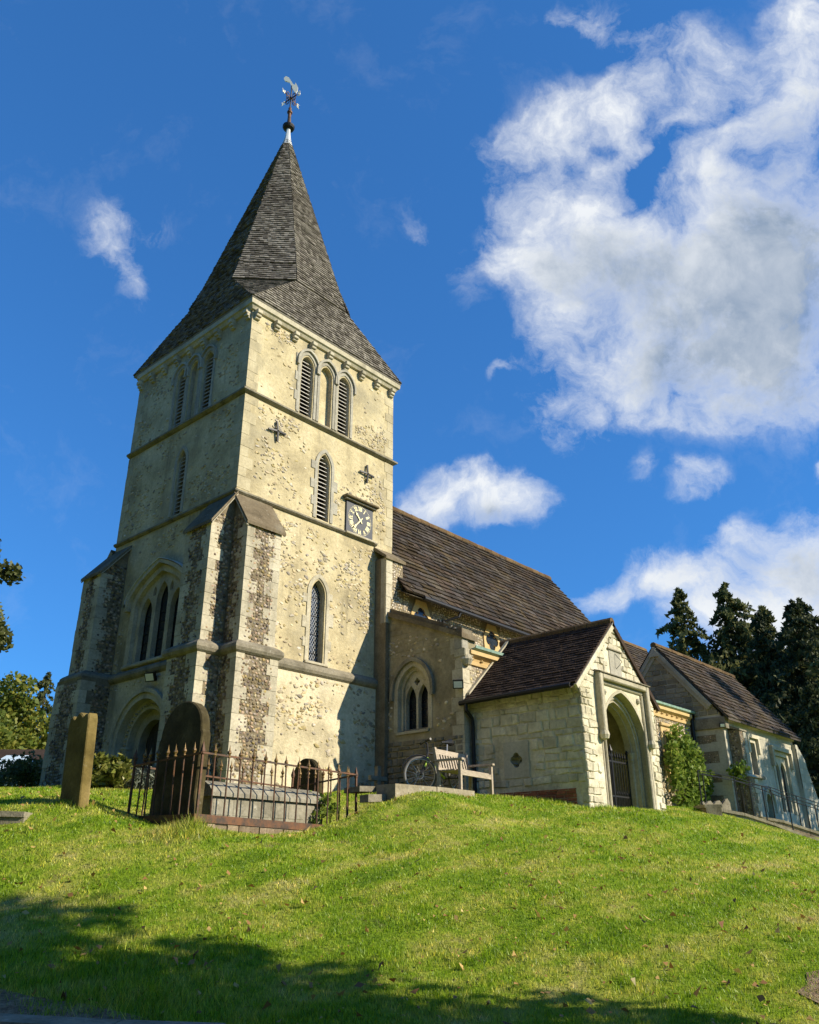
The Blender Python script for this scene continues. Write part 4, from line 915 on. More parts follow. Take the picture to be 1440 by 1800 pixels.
# --- porch
PX0, PX1, PY, PE, PR = 4.93, 8.17, -5.55, 2.40, 3.98; PC = (PX0 + PX1) / 2
PFm = Fr((0, PY, 0), (1, 0, 0), (0, -1, 0)); PWm = Fr((PX0, -2.7, 0), (0, -1, 0), (-1, 0, 0)); AC = 6.68
pw = MB(); bd = MB(); bd.prism(PFm, [(PX0, -.8), (PX1, -.8), (PX1, PE - .05), (PC, PR), (PX0, PE - .05)], -.45, 0, 'porch_stone')
ct = MB(); ct.prism(PFm, arch(1.70, -1, 1.25, 2.28, 12, 'pointed', AC), -.7, .3, 'ashlar'); ct.prism(PFm, arch(1.98, -1.01, 1.25, 2.46, 12, 'pointed', AC), -.20, .31, 'ashlar'); bool_diff(pw, bd, ct)
bd = MB(); bd.prism(PWm, [(0, -.8), (2.40, -.8), (2.40, PE), (0, PE)], -.34, 0, 'porch_stone'); ct = MB(); ct.prism(PWm, quatrefoil(1.20, 1.0, .085, .075), -.6, .3, 'ashlar'); bool_diff(pw, bd, ct)
pw.box(PX1 - .34, PX1, PY + .45, -2.7, -.8, PE, 'porch_stone')
hole = inrect([(.86, 1.54, .62, 1.40), (.70, 2.6, -.4, .37)])
blocks(pw, PWm, [(.0, -.4), (2.84, -.4), (2.84, PE - .05), (0, PE - .05)], (.09, .23), (.13, .46), .020, .026, .026, 'porch_stone', hole, .024, -.05)
hp = lambda a, z: (AC - 1.12 < a < AC + 1.12 and z < 2.74) or (PC - .28 < a < PC + .28 and 2.76 < z < 3.45)
blocks(pw, PFm, [(PX0 - .02, -.5), (PX1 + .02, -.5), (PX1 + .02, PE - .06), (PC, PR - .02), (PX0 - .02, PE - .06)], (.09, .20), (.12, .36), .012, .030, .018, 'porch_stone', hp, .022, -.05)
porch = pw.build('porch_wall', church)
mb = MB(); a_ = lambda w, za: arch(w, -.6, 1.25, za, 12, 'pointed', AC)
mb.band(PFm, a_(1.96, 2.45), a_(2.08, 2.52), -.1, .012, 'ashlar', c0i=-.20); mb.band(PFm, a_(1.68, 2.27), a_(1.97, 2.455), -.3, -.19, 'ashlar', c0i=-.46)
mb.band(PFm, a_(1.78, 2.335), a_(1.86, 2.385), -.2, -.15, 'ashlar'); mb.band(PFm, a_(1.60, 2.22), a_(1.69, 2.275), -.45, -.30, 'ashlar')
for x0, x1, z0, z1, c1 in ((AC - 1.12, AC - .98, 1.5, 2.72, .15), (AC + .98, AC + 1.12, 1.5, 2.72, .15), (AC - .978, AC + .978, 2.60, 2.72, .15), (AC - .975, AC + .975, 2.52, 2.597, .05), (AC - .978, AC - .90, -.5, 2.518, .05), (AC + .90, AC + .978, -.5, 2.518, .05), (AC + 1.0, AC + 1.10, -.5, 1.5, .04)):
    mb.fbox(PFm, x0, x1, z0, z1, -.03, c1, 'ashlar', .02)
mb.hexa([PFm(AC - 1.14, 2.72, -.02), PFm(AC + 1.14, 2.72, -.02), PFm(AC + 1.14, 2.72, .18), PFm(AC - 1.14, 2.72, .18), PFm(AC - 1.14, 2.80, -.02), PFm(AC + 1.14, 2.80, -.02), PFm(AC + 1.14, 2.74, .18), PFm(AC - 1.14, 2.74, .18)], 'dirty_stone')
for sg in (-1, 1):
    mb.lathe(PFm(AC + sg * 1.05, 1.43, .08), [(0, -.11), (.09, -.08), (.115, 0), (.09, .08), (.06, .1)], 'ashlar', 10)
    mb.lathe(PFm(AC + sg * .84, 0, -.33), [(.06, -.3), (.06, .12), (.045, .16), (.045, 1.08), (.06, 1.10), (.05, 1.13), (.085, 1.22), (.09, 1.27)], 'ashlar', 10)
    mb.lathe(PFm(AC + sg * .76, 2.36, .0), [(0, -.07), (.05, -.05), (.07, 0), (.05, .05), (0, .07)], 'ashlar', 10)
mb.build('archway', porch)
mb = MB(); mb.fbox(PFm, PC - .25, PC + .27, 2.80, 3.36, -.03, .016, 'ashlar_grey', .01); mb.prism(PFm, [(PC - .3, 3.37), (PC + .3, 3.37), (PC, 3.72)], -.03, .02, 'ashlar')
mb.fbox(PFm, PC - .3, PC + .32, 3.355, 3.385, -.02, .05, 'dirty_stone', .005); mb.tube([PFm(PC + .02, 3.30, .015), PFm(PC + .05, 3.10, .16), PFm(PC + .03, 2.96, .015)], .007, 'iron_black', 5); mb.build('sundial_panel', porch)
pl = MB(); pl.fbox(PWm, .88, 1.52, .64, 1.38, -.1, .022, 'chapel_stone'); ct = MB(); ct.prism(PWm, quatrefoil(1.20, 1.0, .082, .073), -.5, .3, 'chapel_stone'); mb = MB(); bool_diff(mb, pl, ct); mb.build('quatrefoil_window', porch)
mb = MB(); blocks(mb, PWm, [(.72, .02), (2.58, -.1), (2.58, .36), (.72, .36)], (.07, .075), (.21, .23), .008, .012, .006, 'brick', None, .003); mb.build('brick_plinth', porch)
gt = MB(); GY = PY + .42
for k in range(15):
    x = AC - .78 + k * .111; gt.tube([(x, GY, -.1), (x, GY, 1.12)], .010, 'iron_black', 6); gt.lathe((x, GY, 1.10), [(.010, 0), (.024, .05), (.0, .17)], 'iron_black', 6)
    if k < 14: gt.tube([(x + .055, GY, -.1), (x + .055, GY, .36)], .007, 'iron_black', 6); gt.lathe((x + .055, GY, .34), [(.007, 0), (.018, .04), (.0, .12)], 'iron_black', 6)
for z in (.02, .30, 1.02): gt.box(AC - .82, AC + .82, GY - .012, GY + .012, z, z + .035, 'iron_black')
for x in (AC + .06, AC - .82, AC + .82): gt.tube([(x, GY, -.1), (x, GY, 1.22)], .024, 'iron_black', 8); gt.lathe((x, GY, 1.2), [(.03, 0), (.05, .06), (.0, .20)], 'iron_black', 8)
gt.build('porch_gate', porch)
pr = MB(); E0, E1, R0_, R1_ = (4.70, PY - .05, 2.37), (4.70, -2.72, 2.37), (PC, PY - .05, 4.05), (PC, -2.72, 4.05); Wt, Wb = (8.40, PY - .05, 2.37), (8.40, -2.72, 2.37)
th = Vector((0, 0, -.06))
for quad in ((E0, E1, R1_, R0_), (R0_, R1_, Wb, Wt)):
    v = [Vector(p) for p in quad]; pr.hexa([p + th for p in v] + v, 'clay_tile')
poly_tiles(pr, [E1, E0, R0_, R1_], .105, .17, .016, 'clay_tile', jit=.06, lift=.002, bjit=.006); poly_tiles(pr, [Wt, Wb, R1_, R0_], .105, .17, .016, 'clay_tile', jit=.06, lift=.002, bjit=.006)
y = PY - .05
while y < -2.8: pr.tube([(PC, y, 4.03), (PC, y + .3, 4.03)], .10, 'ridge_tile', 8); y += .31
proof = pr.build('porch_roof', church)
mb = MB()
for xe, m in ((4.68, 'porch_stone'), (8.42, 'clay_tile')):
    mb = MB(); d = Vector((PC - xe, 0, 4.05 - 2.37)).normalized(); p, q = Vector((xe, 0, 2.33)), Vector((PC, 0, 4.01)); nn = Vector((-d.z, 0, d.x)) * (1 if xe < PC else -1)
    vs = []
    for yy in (PY - .075, PY - .01):
        for b in (p, q):
            for t in (-.10, .0): vs.append(b + nn * t + Vector((0, yy, 0)))
    mb.hexa([vs[0], vs[2], vs[6], vs[4], vs[1], vs[3], vs[7], vs[5]], m); mb.build('verge', proof)
mb = MB(); mb.hexa([(4.80, -2.80, 2.50), (PC, -2.80, 4.10), (PC, -2.71, 4.10), (4.80, -2.71, 2.50), (4.80, -2.80, 2.55), (PC, -2.80, 4.15), (PC, -2.71, 4.15), (4.80, -2.71, 2.55)], 'ashlar')
mb.build('abutment_flashing', proof)
mb = MB(); mb.tube([(4.66, PY + .05, 2.33), (4.66, -2.62, 2.31)], .055, 'iron_black', 8); mb.tube([(4.66, -2.80, 2.30), (4.66, -2.80, 2.14), (4.84, -2.82, 1.98), (4.86, -2.82, 1.8), (4.86, -2.82, .2)], .042, 'iron_black', 8); mb.build('gutter', proof)

# --- chancel and south chapel
ch = MB(); ch.prism(Fr((17.2, 0, 0), (0, 1, 0), (1, 0, 0)), [(-.1, -.6), (-.1, 5.0), (2.6, 8.1), (5.3, 5.0), (5.3, -.6)], 0, 8.0, 'chapel_stone'); chan = ch.build('chancel_wall', church)
rf = MB(); q = [(17.15, -.4, 4.75), (25.4, -.4, 4.75), (25.4, 2.6, 8.22), (17.15, 2.6, 8.22)]; rf.add(q + [(25.4, 5.6, 4.75), (17.15, 5.6, 4.75)], [(0, 1, 2, 3), (3, 2, 4, 5)], 'stone_slate'); poly_tiles(rf, q, .22, .34, .034, 'stone_slate', jit=.3, lift=.004, bjit=.01)
rf.tube([(17.2, 2.6, 8.2), (25.4, 2.6, 8.2)], .12, 'ridge_tile', 8); rf.build('chancel_roof', church)
KS = Fr((0, -3.74, 0), (1, 0, 0), (0, -1, 0)); KW = Fr((17, 0, 0), (0, -1, 0), (-1, 0, 0))
bd = MB(); bd.prism(Fr((17, 0, 0), (0, 1, 0), (1, 0, 0)), [(-3.74, -1.2), (-3.74, 3.42), (-1.74, 6.05), (.26, 3.42), (.26, -1.2)], 0, 6.6, 'chapel_stone'); ct = MB()
ct.prism(KS, [(18.98, 1.75), (19.55, 1.75), (19.55, 2.84), (18.98, 2.84)], -.18, .3, 'ashlar'); ct.prism(KS, [(21.25, .62), (22.65, .62), (22.65, 2.62), (21.25, 2.62)], -.2, .3, 'ashlar'); ct.prism(KS, arch(.66, -1, .85, 1.22, 8, 'pointed', 20.05), -.25, .3, 'ashlar')
kp = MB(); bool_diff(kp, bd, ct)
blocks(kp, KW, [(-.26, 3.5), (3.70, 3.5), (3.70, 3.55), (1.74, 5.98), (-.26, 3.55)], (.13, .22), (.2, .45), .02, .03, .02, 'gable_rubble')
for k, (z0, z1) in enumerate(((2.62, 2.86), (2.0, 2.34), (1.40, 1.70), (.72, 1.0))): kp.fbox(KW, 2.80 + .1 * (k % 2), 3.5, z0, z1 + .02, -.02, .004, 'flint_mortar'); flints(kp, KW, 2.85 + .1 * (k % 2), 3.45, z0, z1, .075, 'flint', proud=(.004, .012))
blocks(kp, KS, [(17.9, .3), (23.6, .3), (23.6, 3.3), (17.9, 3.3)], (.24, .36), (.4, .9), .010, .008, .006, 'chapel_stone', inrect([(18.75, 19.85, 1.55, 3.1), (20.95, 22.95, .4, 2.9), (19.6, 20.5, -1, 1.45)]), .003)
quoins(kp, (17, -3.74), (-1, 0, 0), (0, -1, 0), -.6, 3.0, 'chapel_stone', long=.5, short=.3, hh=(.28, .4)); kp.fbox(KW, 2.72, 3.86, 3.05, 3.42, -.2, .06, 'dirty_stone', .02); kp.fbox(KS, 16.96, 23.6, 3.30, 3.40, -.1, .10, 'ashlar', .03)
chapel = kp.build('chapel_wall', church)
mb = MB(); mb.box(17.3, 17.86, -4.12, -3.7, 1.62, 3.0, 'flint_mortar'); mb.box(17.24, 17.92, -4.22, -3.7, -1, 1.56, 'flint_mortar'); mb.hexa([(17.2, -4.27, 1.54), (17.96, -4.27, 1.54), (17.96, -3.7, 1.54), (17.2, -3.7, 1.54), (17.26, -4.16, 1.64), (17.90, -4.16, 1.64), (17.90, -3.7, 1.64), (17.26, -3.7, 1.64)], 'ashlar')
mb.hexa([(17.26, -4.16, 2.98), (17.90, -4.16, 2.98), (17.90, -3.7, 3.1), (17.26, -3.7, 3.1), (17.26, -4.16, 3.03), (17.90, -4.16, 3.03), (17.90, -3.7, 3.2), (17.26, -3.7, 3.2)], 'dirty_stone')
for x, p, lo, hi in ((17.3, -4.12, 1.66, 2.96), (17.24, -4.22, -.6, 1.5)):
    flints(mb, Fr((x, -3.74, 0), (0, -1, 0), (-1, 0, 0)), .02, -3.8 - p, lo, hi, .08, 'flint', proud=(.006, .015))
    quoins(mb, (17.86 + (.06 if p < -4.2 else 0), p), (1, 0, 0), (0, -1, 0), lo, hi, 'chapel_stone', long=.3, short=.22); flints(mb, Fr((0, p, 0), (1, 0, 0), (0, -1, 0)), x + .02, 17.62, lo, hi, .08, 'flint', proud=(.006, .015))
mb.build('buttress', chapel)
mb = MB(); mb.prism(Fr((0, -3.9, 0), (1, 0, 0), (0, 1, 0)), [(23.4, -1), (26.0, -1), (25.45, .95), (25.05, 1.25), (24.45, 1.6), (24.30, 1.9), (24.27, 2.6), (23.6, 3.15), (23.4, 3.15)], 0, .7, 'chapel_stone')
blocks(mb, Fr((0, -3.9, 0), (1, 0, 0), (0, -1, 0)), [(23.4, -.6), (25.5, -.6), (25.0, 1.1), (24.2, 2.5), (23.4, 3.0)], (.22, .34), (.3, .6), .012, .012, .01, 'chapel_stone'); mb.build('buttress', chapel)
mb = MB(); F4 = lambda x0, x1, z0, z1: [(x0, z0), (x0, z1), (x1, z1), (x1, z0)]
mb.band(KS, F4(19.0, 19.53, 1.75, 2.82), F4(18.88, 19.65, 1.75, 2.94), -.03, .02, 'ashlar', c0i=-.17); mb.prism(KS, F4(19.0, 19.53, 1.75, 2.82), -.165, -.155, 'leaded_glass')
mb.band(KS, F4(18.86, 19.67, 2.45, 2.96), F4(18.74, 19.79, 2.45, 3.08), -.02, .12, 'ashlar'); mb.fbox(KS, 18.75, 19.75, 1.64, 1.74, -.1, .13, 'dirty_stone', .02); mb.build('chapel_window', chapel)
mb = MB(); mb.band(KS, F4(21.27, 22.63, .62, 2.6), F4(21.08, 22.82, .62, 2.74), -.03, .02, 'ashlar', c0i=-.19)
pl = MB(); pl.prism(KS, F4(21.28, 22.62, .63, 2.59), -.16, -.07, 'ashlar'); ct = MB()
for k in (-1, 1): ct.prism(KS, arch(.50, .70, 2.05, 2.42, 8, 'pointed', 21.95 + k * .31), -.5, .3, 'ashlar')
bool_diff(mb, pl, ct); mb.prism(KS, F4(21.28, 22.62, .63, 2.59), -.185, -.175, 'leaded_glass'); mb.band(KS, F4(21.06, 22.84, 2.2, 2.76), F4(20.92, 22.98, 2.2, 2.90), -.02, .13, 'ashlar'); mb.build('chapel_window', chapel)
mb = MB(); mb.band(KS, arch(.64, -1, .85, 1.21, 8, 'pointed', 20.05), arch(.86, -1, .85, 1.34, 8, 'pointed', 20.05), -.03, .02, 'ashlar', c0i=-.22); mb.band(KS, arch(.86, .6, .85, 1.34, 8, 'pointed', 20.05), arch(1.0, .6, .85, 1.42, 8, 'pointed', 20.05), -.02, .09, 'ashlar'); mb.prism(KS, arch(.64, -1, .85, 1.21, 8, 'pointed', 20.05), -.23, -.2, 'door_oak'); mb.build('chapel_door', chapel)
rf = MB(); q = [(16.9, -4.0, 3.36), (23.85, -4.0, 3.36), (23.85, -1.74, 6.14), (16.9, -1.74, 6.14)]; q2 = [(23.85, .5, 3.36), (16.9, .5, 3.36)]
v = [Vector(p) for p in q]; rf.hexa([p + Vector((0, 0, -.07)) for p in v] + v, 'stone_slate'); rf.add(q[2:] + [q2[1], q2[0]], [(0, 1, 2, 3)], 'stone_slate')
poly_tiles(rf, q, .23, .35, .034, 'stone_slate', jit=.3, lift=.004, bjit=.012)
x = 16.9
while x < 23.7: rf.tube([(x, -1.74, 6.12), (x + .44, -1.74, 6.12 + random.uniform(-.01, .01))], .11, 'ridge_tile', 8); x += .45
kroof = rf.build('chapel_roof', church)
for sy in (-1, 1):
    mb = MB()
    d = Vector((0, 2.1, -2.62)).normalized() if sy > 0 else Vector((0, -2.1, -2.62)).normalized(); p = Vector((0, -1.74, 6.06)); nn = Vector((0, -d.z, d.y)) if sy > 0 else Vector((0, d.z, -d.y)); nn = nn if nn.z > 0 else -nn
    for w0, w1, xx in ((-.13, -.01, 16.86), (-.25, -.134, 16.92)):
        vs = []
        for X in (xx, 16.99):
            for t in (.0, 2.85):
                for w in (w0, w1): vs.append(p + d * t + nn * w + Vector((X, 0, 0)))
        mb.hexa([vs[0], vs[2], vs[6], vs[4], vs[1], vs[3], vs[7], vs[5]], 'ashlar_grey')
    if sy > 0: mb.prism(Fr((16.84, -1.74, 0), (0, 1, 0), (1, 0, 0)), [(-.22, 5.70), (.22, 5.70), (0, 6.04)], 0, .14, 'ashlar_grey')
    mb.build('verge', kroof)
# ------------------------------------------------------------------ clock, vane, lamps
clk = thing('church_clock', (3.91, -.06, 6.84), 'square black clock with gilt roman numerals on the sunlit tower face', 'clock')
KX, KZ = 3.91, 7.28; CK = S
mb = MB(); mb.fbox(CK, KX - .49, KX + .49, 6.84, 7.72, -.02, .045, 'clock_black', .006); mb.build('dial', clk)
mb = MB(); NUM = ['XII', 'I', 'II', 'III', 'IIII', 'V', 'VI', 'VII', 'VIII', 'IX', 'X', 'XI']; C_ = .049
def bar(p, q, w): 
    d = Vector((q[0] - p[0], q[1] - p[1])).normalized(); n = Vector((-d.y, d.x)) * w / 2
    mb.add([CK(p[0] + n.x, p[1] + n.y, C_), CK(p[0] - n.x, p[1] - n.y, C_), CK(q[0] - n.x, q[1] - n.y, C_), CK(q[0] + n.x, q[1] + n.y, C_)], [(0, 1, 2, 3)], 'gilt')
for k, s in enumerate(NUM):
    t = math.pi / 2 - k * math.pi / 6; rad = Vector((math.cos(t), math.sin(t))); tan = Vector((math.sin(t), -math.cos(t))); wd = {'I': .035, 'V': .07, 'X': .075}; tot = sum(wd[c] for c in s); x = -tot / 2
    pt = lambda u, v: (KX + tan.x * u + rad.x * v, KZ + tan.y * u + rad.y * v)
    r0, r1 = .265, .385
    for c in s:
        w = wd[c]; m = x + w / 2
        if c == 'I': bar(pt(m, r0), pt(m, r1), .024)
        elif c == 'V': bar(pt(m, r0), pt(m - .026, r1), .024); bar(pt(m, r0), pt(m + .026, r1), .014)
        else: bar(pt(m + .028, r0), pt(m - .028, r1), .024); bar(pt(m - .028, r0), pt(m + .028, r1), .014)
        x += w
for k in range(60):
    t = k * math.pi / 30; w = .010 if k % 5 else .02
    bar((KX + .40 * math.cos(t), KZ + .40 * math.sin(t)), (KX + .425 * math.cos(t), KZ + .425 * math.sin(t)), w)
mb.build('numerals', clk)
def hand(name, ang, ln, w, c):
    global mb
    mb = MB(); t = math.pi / 2 - ang; d = Vector((math.cos(t), math.sin(t))); n = Vector((-d.y, d.x))
    o = [(-.10, -.3), (-.10, .3), (0, .55), (ln * .62, .45), (ln * .72, 1.0), (ln, 0), (ln * .72, -1.0), (ln * .62, -.45), (0, -.55)]
    mb.prism(CK, [(KX + d.x * a + n.x * b * w, KZ + d.y * a + n.y * b * w) for a, b in o], c, c + .008, 'gilt'); mb.build(name, clk)
hand('hour_hand', 2 * math.pi * (10 + 37 / 60) / 12, .25, .038, .062); hand('minute_hand', 2 * math.pi * 37 / 60, .37, .032, .076)
mb = MB(); mb.fbox(CK, KX - .56, KX + .56, 7.73, 7.78, -.02, .12, 'dirty_stone', .01); mb.fbox(CK, KX - .60, KX + .60, 7.781, 7.84, -.02, .19, 'cap_slab', .015); mb.build('cornice', clk)
mb = MB(); mb.fbox(CK, KX - .53, KX + .53, 6.78, 6.836, -.02, .12, 'ashlar', .01); mb.build('sill', clk)

vane = thing('weathervane', (2.6, 2.6, 22.3), 'wrought iron weathervane with a gilded vane on the tip of the spire', 'weathervane')
mb = MB(); mb.lathe((2.6, 2.6, 0), [(.09, 22.34), (.18, 22.38), (.21, 22.44), (.21, 22.49), (.12, 22.55)], 'iron_black', 16); mb.build('collar', vane)
mb = MB(); mb.lathe((2.6, 2.6, 0), [(.075, 22.5), (.06, 22.9), (.055, 23.15)], 'iron_rust', 10); mb.lathe((2.6, 2.6, 0), [(.09, 23.14), (.095, 23.2), (.05, 23.26), (.06, 23.36), (.025, 23.44)], 'iron_rust', 10); mb.build('finial', vane)
mb = MB(); mb.tube([(2.6, 2.6, 23.3), (2.6, 2.6, 24.5)], .026, 'iron_black', 6); mb.build('rod', vane)
mb = MB()
for k in range(4):
    t = math.pi / 2 * k + R(8); d = Vector((math.cos(t), math.sin(t), 0)); p = Vector((2.6, 2.6, 23.86)); mb.tube([p, p + d * .30], .016, 'iron_rust', 6)
    for s in (-1, 1): mb.torus(p + d * .15 + Vector((0, 0, .085 * s)), Vector((-d.y, d.x, 0)), .075, .015, 'iron_rust', 14, 5)
mb.lathe((2.6, 2.6, 23.86), [(0, -.09), (.08, 0), (0, .09)], 'iron_rust', 8); mb.build('scrollwork', vane)
LET = {'N': [(-.06, -.1, -.06, .1), (-.06, .1, .06, -.1), (.06, -.1, .06, .1)], 'E': [(-.05, -.1, -.05, .1), (-.05, .1, .06, .1), (-.05, 0, .04, 0), (-.05, -.1, .06, -.1)], 'S': [(.06, .1, -.05, .1), (-.05, .1, -.05, 0), (-.05, 0, .06, 0), (.06, 0, .06, -.1), (.06, -.1, -.05, -.1)], 'W': [(-.08, .1, -.04, -.1), (-.04, -.1, 0, .06), (0, .06, .04, -.1), (.04, -.1, .08, .1)]}
for k, c in enumerate('ENWS'):
    t = math.pi / 2 * k + R(8); d = Vector((math.cos(t), math.sin(t), 0)); p = Vector((2.6, 2.6, 23.86)) + d * .37; mb = MB(); e = Vector((1, 0, 0)) if k % 2 else Vector((0, -1, 0))
    if k % 2: e = d if c == 'S' else d
    e = d
    for x0, z0, x1, z1 in LET[c]: mb.tube([p + e * x0 * .8 + Vector((0, 0, z0 * .8)), p + e * x1 * .8 + Vector((0, 0, z1 * .8))], .015, 'gilt_bright', 5)
    mb.build('letter', vane)
mb = MB(); vd = Vector((.62, -.785, 0)); VF = Fr((2.6, 2.6, 24.62), vd, Vector((vd.y, -vd.x, 0)))
out = [(-.50, .20), (-.40, .29), (-.22, .27), (-.06, .14), (.06, .03), (.17, .0), (.20, .10), (.26, .06), (.36, -.06), (.36, -.20), (.27, -.33), (.14, -.26), (.0, -.12), (-.10, .03), (-.19, .09), (-.23, .05), (-.28, .09), (-.40, .09), (-.48, .13)]
mb.prism(VF, [(a * .62, z * 1.2 - a * .22 - .06) for a, z in out], -.018, .018, 'gilt_bright'); mb.build('vane', vane)

def floodlight(loc, yaw, label, w=.22):
    t = thing('floodlight', loc, label, 'floodlight', 'floodlights fixed to the church'); o = Vector(loc)
    n = Vector((math.cos(yaw), math.sin(yaw), 0)); u = Vector((-n.y, n.x, 0)); dn = (n - Vector((0, 0, .45))).normalized(); up = u.cross(dn); up = up if up.z > 0 else -up
    mb = MB(); c = o + n * .16
    P = lambda a, b, d: c + u * a + up * b + dn * d
    mb.hexa([P(-w / 2, -w * .4, -.05), P(w / 2, -w * .4, -.05), P(w / 2, -w * .4, .03), P(-w / 2, -w * .4, .03), P(-w / 2, w * .4, -.05), P(w / 2, w * .4, -.05), P(w / 2, w * .4, .03), P(-w / 2, w * .4, .03)], 'iron_black'); mb.build('housing', t)
    mb = MB(); mb.hexa([P(-w * .4, -w * .3, .031), P(w * .4, -w * .3, .031), P(w * .4, -w * .3, .036), P(-w * .4, -w * .3, .036), P(-w * .4, w * .3, .031), P(w * .4, w * .3, .031), P(w * .4, w * .3, .036), P(-w * .4, w * .3, .036)], 'lamp_glass'); mb.build('lens', t)
    mb = MB(); mb.tube([o, o + n * .12], .025, 'iron_black', 6); mb.build('bracket', t)
floodlight((-.09, 2.32, 2.84), R(200), 'small dark floodlight over the arched west doorway', .26)
floodlight((4.69, -2.58, 2.72), R(215), 'small floodlight on the aisle wall corner above the porch eave', .24)
floodlight((16.94, -3.70, 3.12), R(215), 'tiny pale floodlight at the corner of the far gabled chapel', .16)

# ------------------------------------------------------------------ railed tomb
RC = {'FL': (-2.88, -3.87, .469, -.385), 'FR': (.47, -3.63, .425, -.463), 'BL': (-2.99, -2.27, .396, -.366), 'BR': (.36, -2.04, .30, -.362)}
rail = thing('tomb_railing', (-1.2, -2.95, -.45), 'rusty iron spear topped railing around a weathered chest tomb', 'railing')
def picket(h, corner=False):
    mb = MB(); r = .022 if corner else .0125
    mb.tube([(0, 0, 0), (0, 0, h)], r, 'iron_rust', 4 if corner else 7)
    if corner: mb.lathe((0, 0, h), [(.026, 0), (.032, .01), (.032, .03), (.038, .035), (.034, .06), (.0, .19)], 'iron_rust', 4, math.pi / 4)
    else: mb.lathe((0, 0, h), [(.0125, -.01), (.026, .0), (.026, .012), (.014, .022), (.02, .04), (.034, .062), (.026, .085), (.016, .10), (.012, .115), (.0, .185)], 'iron_gilt', 6)
    return mb
proto = picket(.82).build('picket', rail); cproto = picket(.83, True).build('corner_post', rail); first = {proto: True, cproto: True}
def put(src, x, y, z, tilt):
    o = src if first[src] else src.copy()
    if not first[src]: COL.objects.link(o)
    first[src] = False
    o.location = (x, y, z); o.rotation_euler = tilt; return o
SIDES = [('FL', 'FR', 14), ('FL', 'BL', 8), ('BL', 'BR', 14), ('FR', 'BR', 8)]
for a, b, n in SIDES:
    A, B = RC[a], RC[b]
    for k in range(1, n):
        t = k / n; put(proto, A[0] + (B[0] - A[0]) * t, A[1] + (B[1] - A[1]) * t, A[3] + (B[3] - A[3]) * t - .01, (random.uniform(-.02, .02), random.uniform(-.02, .02), random.uniform(0, 6)))
    mb = MB(); mb.tube([(A[0], A[1], A[2] - .03), (B[0], B[1], B[2] - .03)], .018, 'iron_rust', 4); mb.build('rail', rail)
    d = Vector((B[0] - A[0], B[1] - A[1], 0)).normalized(); n_ = Vector((d.y, -d.x, 0)) * .065
    ext = d * .09; A3, B3 = Vector((A[0], A[1], A[3])) - ext, Vector((B[0], B[1], B[3])) + ext
    if a == 'FL' and b == 'BL': A3 += ext * 1.8; B3 -= ext * 1.8
    if a == 'FR' and b == 'BR': A3 += ext * 1.8; B3 -= ext * 1.8
    mb = MB(); q = []
    for w in (0, -.105):
        for p in (A3, B3): q += [p + n_ + Vector((0, 0, w)), p - n_ + Vector((0, 0, w))]
    mb.hexa([q[4], q[6], q[7], q[5], q[0], q[2], q[3], q[1]], 'iron_rust'); mb.build('sill', rail)
    mb = MB(); L = (B3 - A3).length; x = .05
    while x < L - .1:
        w = random.uniform(.14, .26); p = A3 + (B3 - A3) * (x / L); w2 = min(w, L - x); q = A3 + (B3 - A3) * ((x + w2 - .012) / L); j = d.cross(Vector((0, 0, 1))) * random.uniform(.03, .07); i_ = d.cross(Vector((0, 0, -1))) * .05
        for zz, hh in ((-.112, .11), (-.228, .14)):
            lo = Vector((0, 0, zz - hh)); hi = Vector((0, 0, zz + random.uniform(-.008, 0)))
            mb.hexa([p + j + lo, q + j + lo, q + i_ + lo, p + i_ + lo, p + j + hi, q + j + hi, q + i_ + hi, p + i_ + hi], 'brick_plinth')
        x += w
    mb.build('brick_kerb', rail)
for k in RC: put(cproto, RC[k][0], RC[k][1], RC[k][3] - .02, (random.uniform(-.03, .03), random.uniform(-.03, .03), R(4)))
# chest tomb with a coped lid
tomb = thing('chest_tomb', (-1.15, -2.95, -.45), 'low lichened chest tomb with a rounded top inside the railing', 'tomb')
TF = Fr((-2.25, -2.95, 0), (1, .07, 0), (0, -1, 0)); TL = 2.35
mb = MB(); mb.fbox(TF, 0, TL, -.6, -.08, -.36, .36, 'tomb_stone', .015)
for k in range(6): mb.fbox(TF, .03 + k * .39, .385 + k * .39, -.35, -.10, .34, .366, 'tomb_stone', .01)
mb.build('base', tomb)
mb = MB(); pr = [(-.42, -.018), (-.42, .04), (-.34, .13), (-.2, .20), (0, .235), (.2, .20), (.34, .13), (.42, .04), (.42, -.018)]
mb.prism(Fr(TF.o, TF.n, TF.u), [(c, z - .065) for c, z in pr], -.05, TL + .05, 'tomb_stone'); mb.build('lid', tomb)

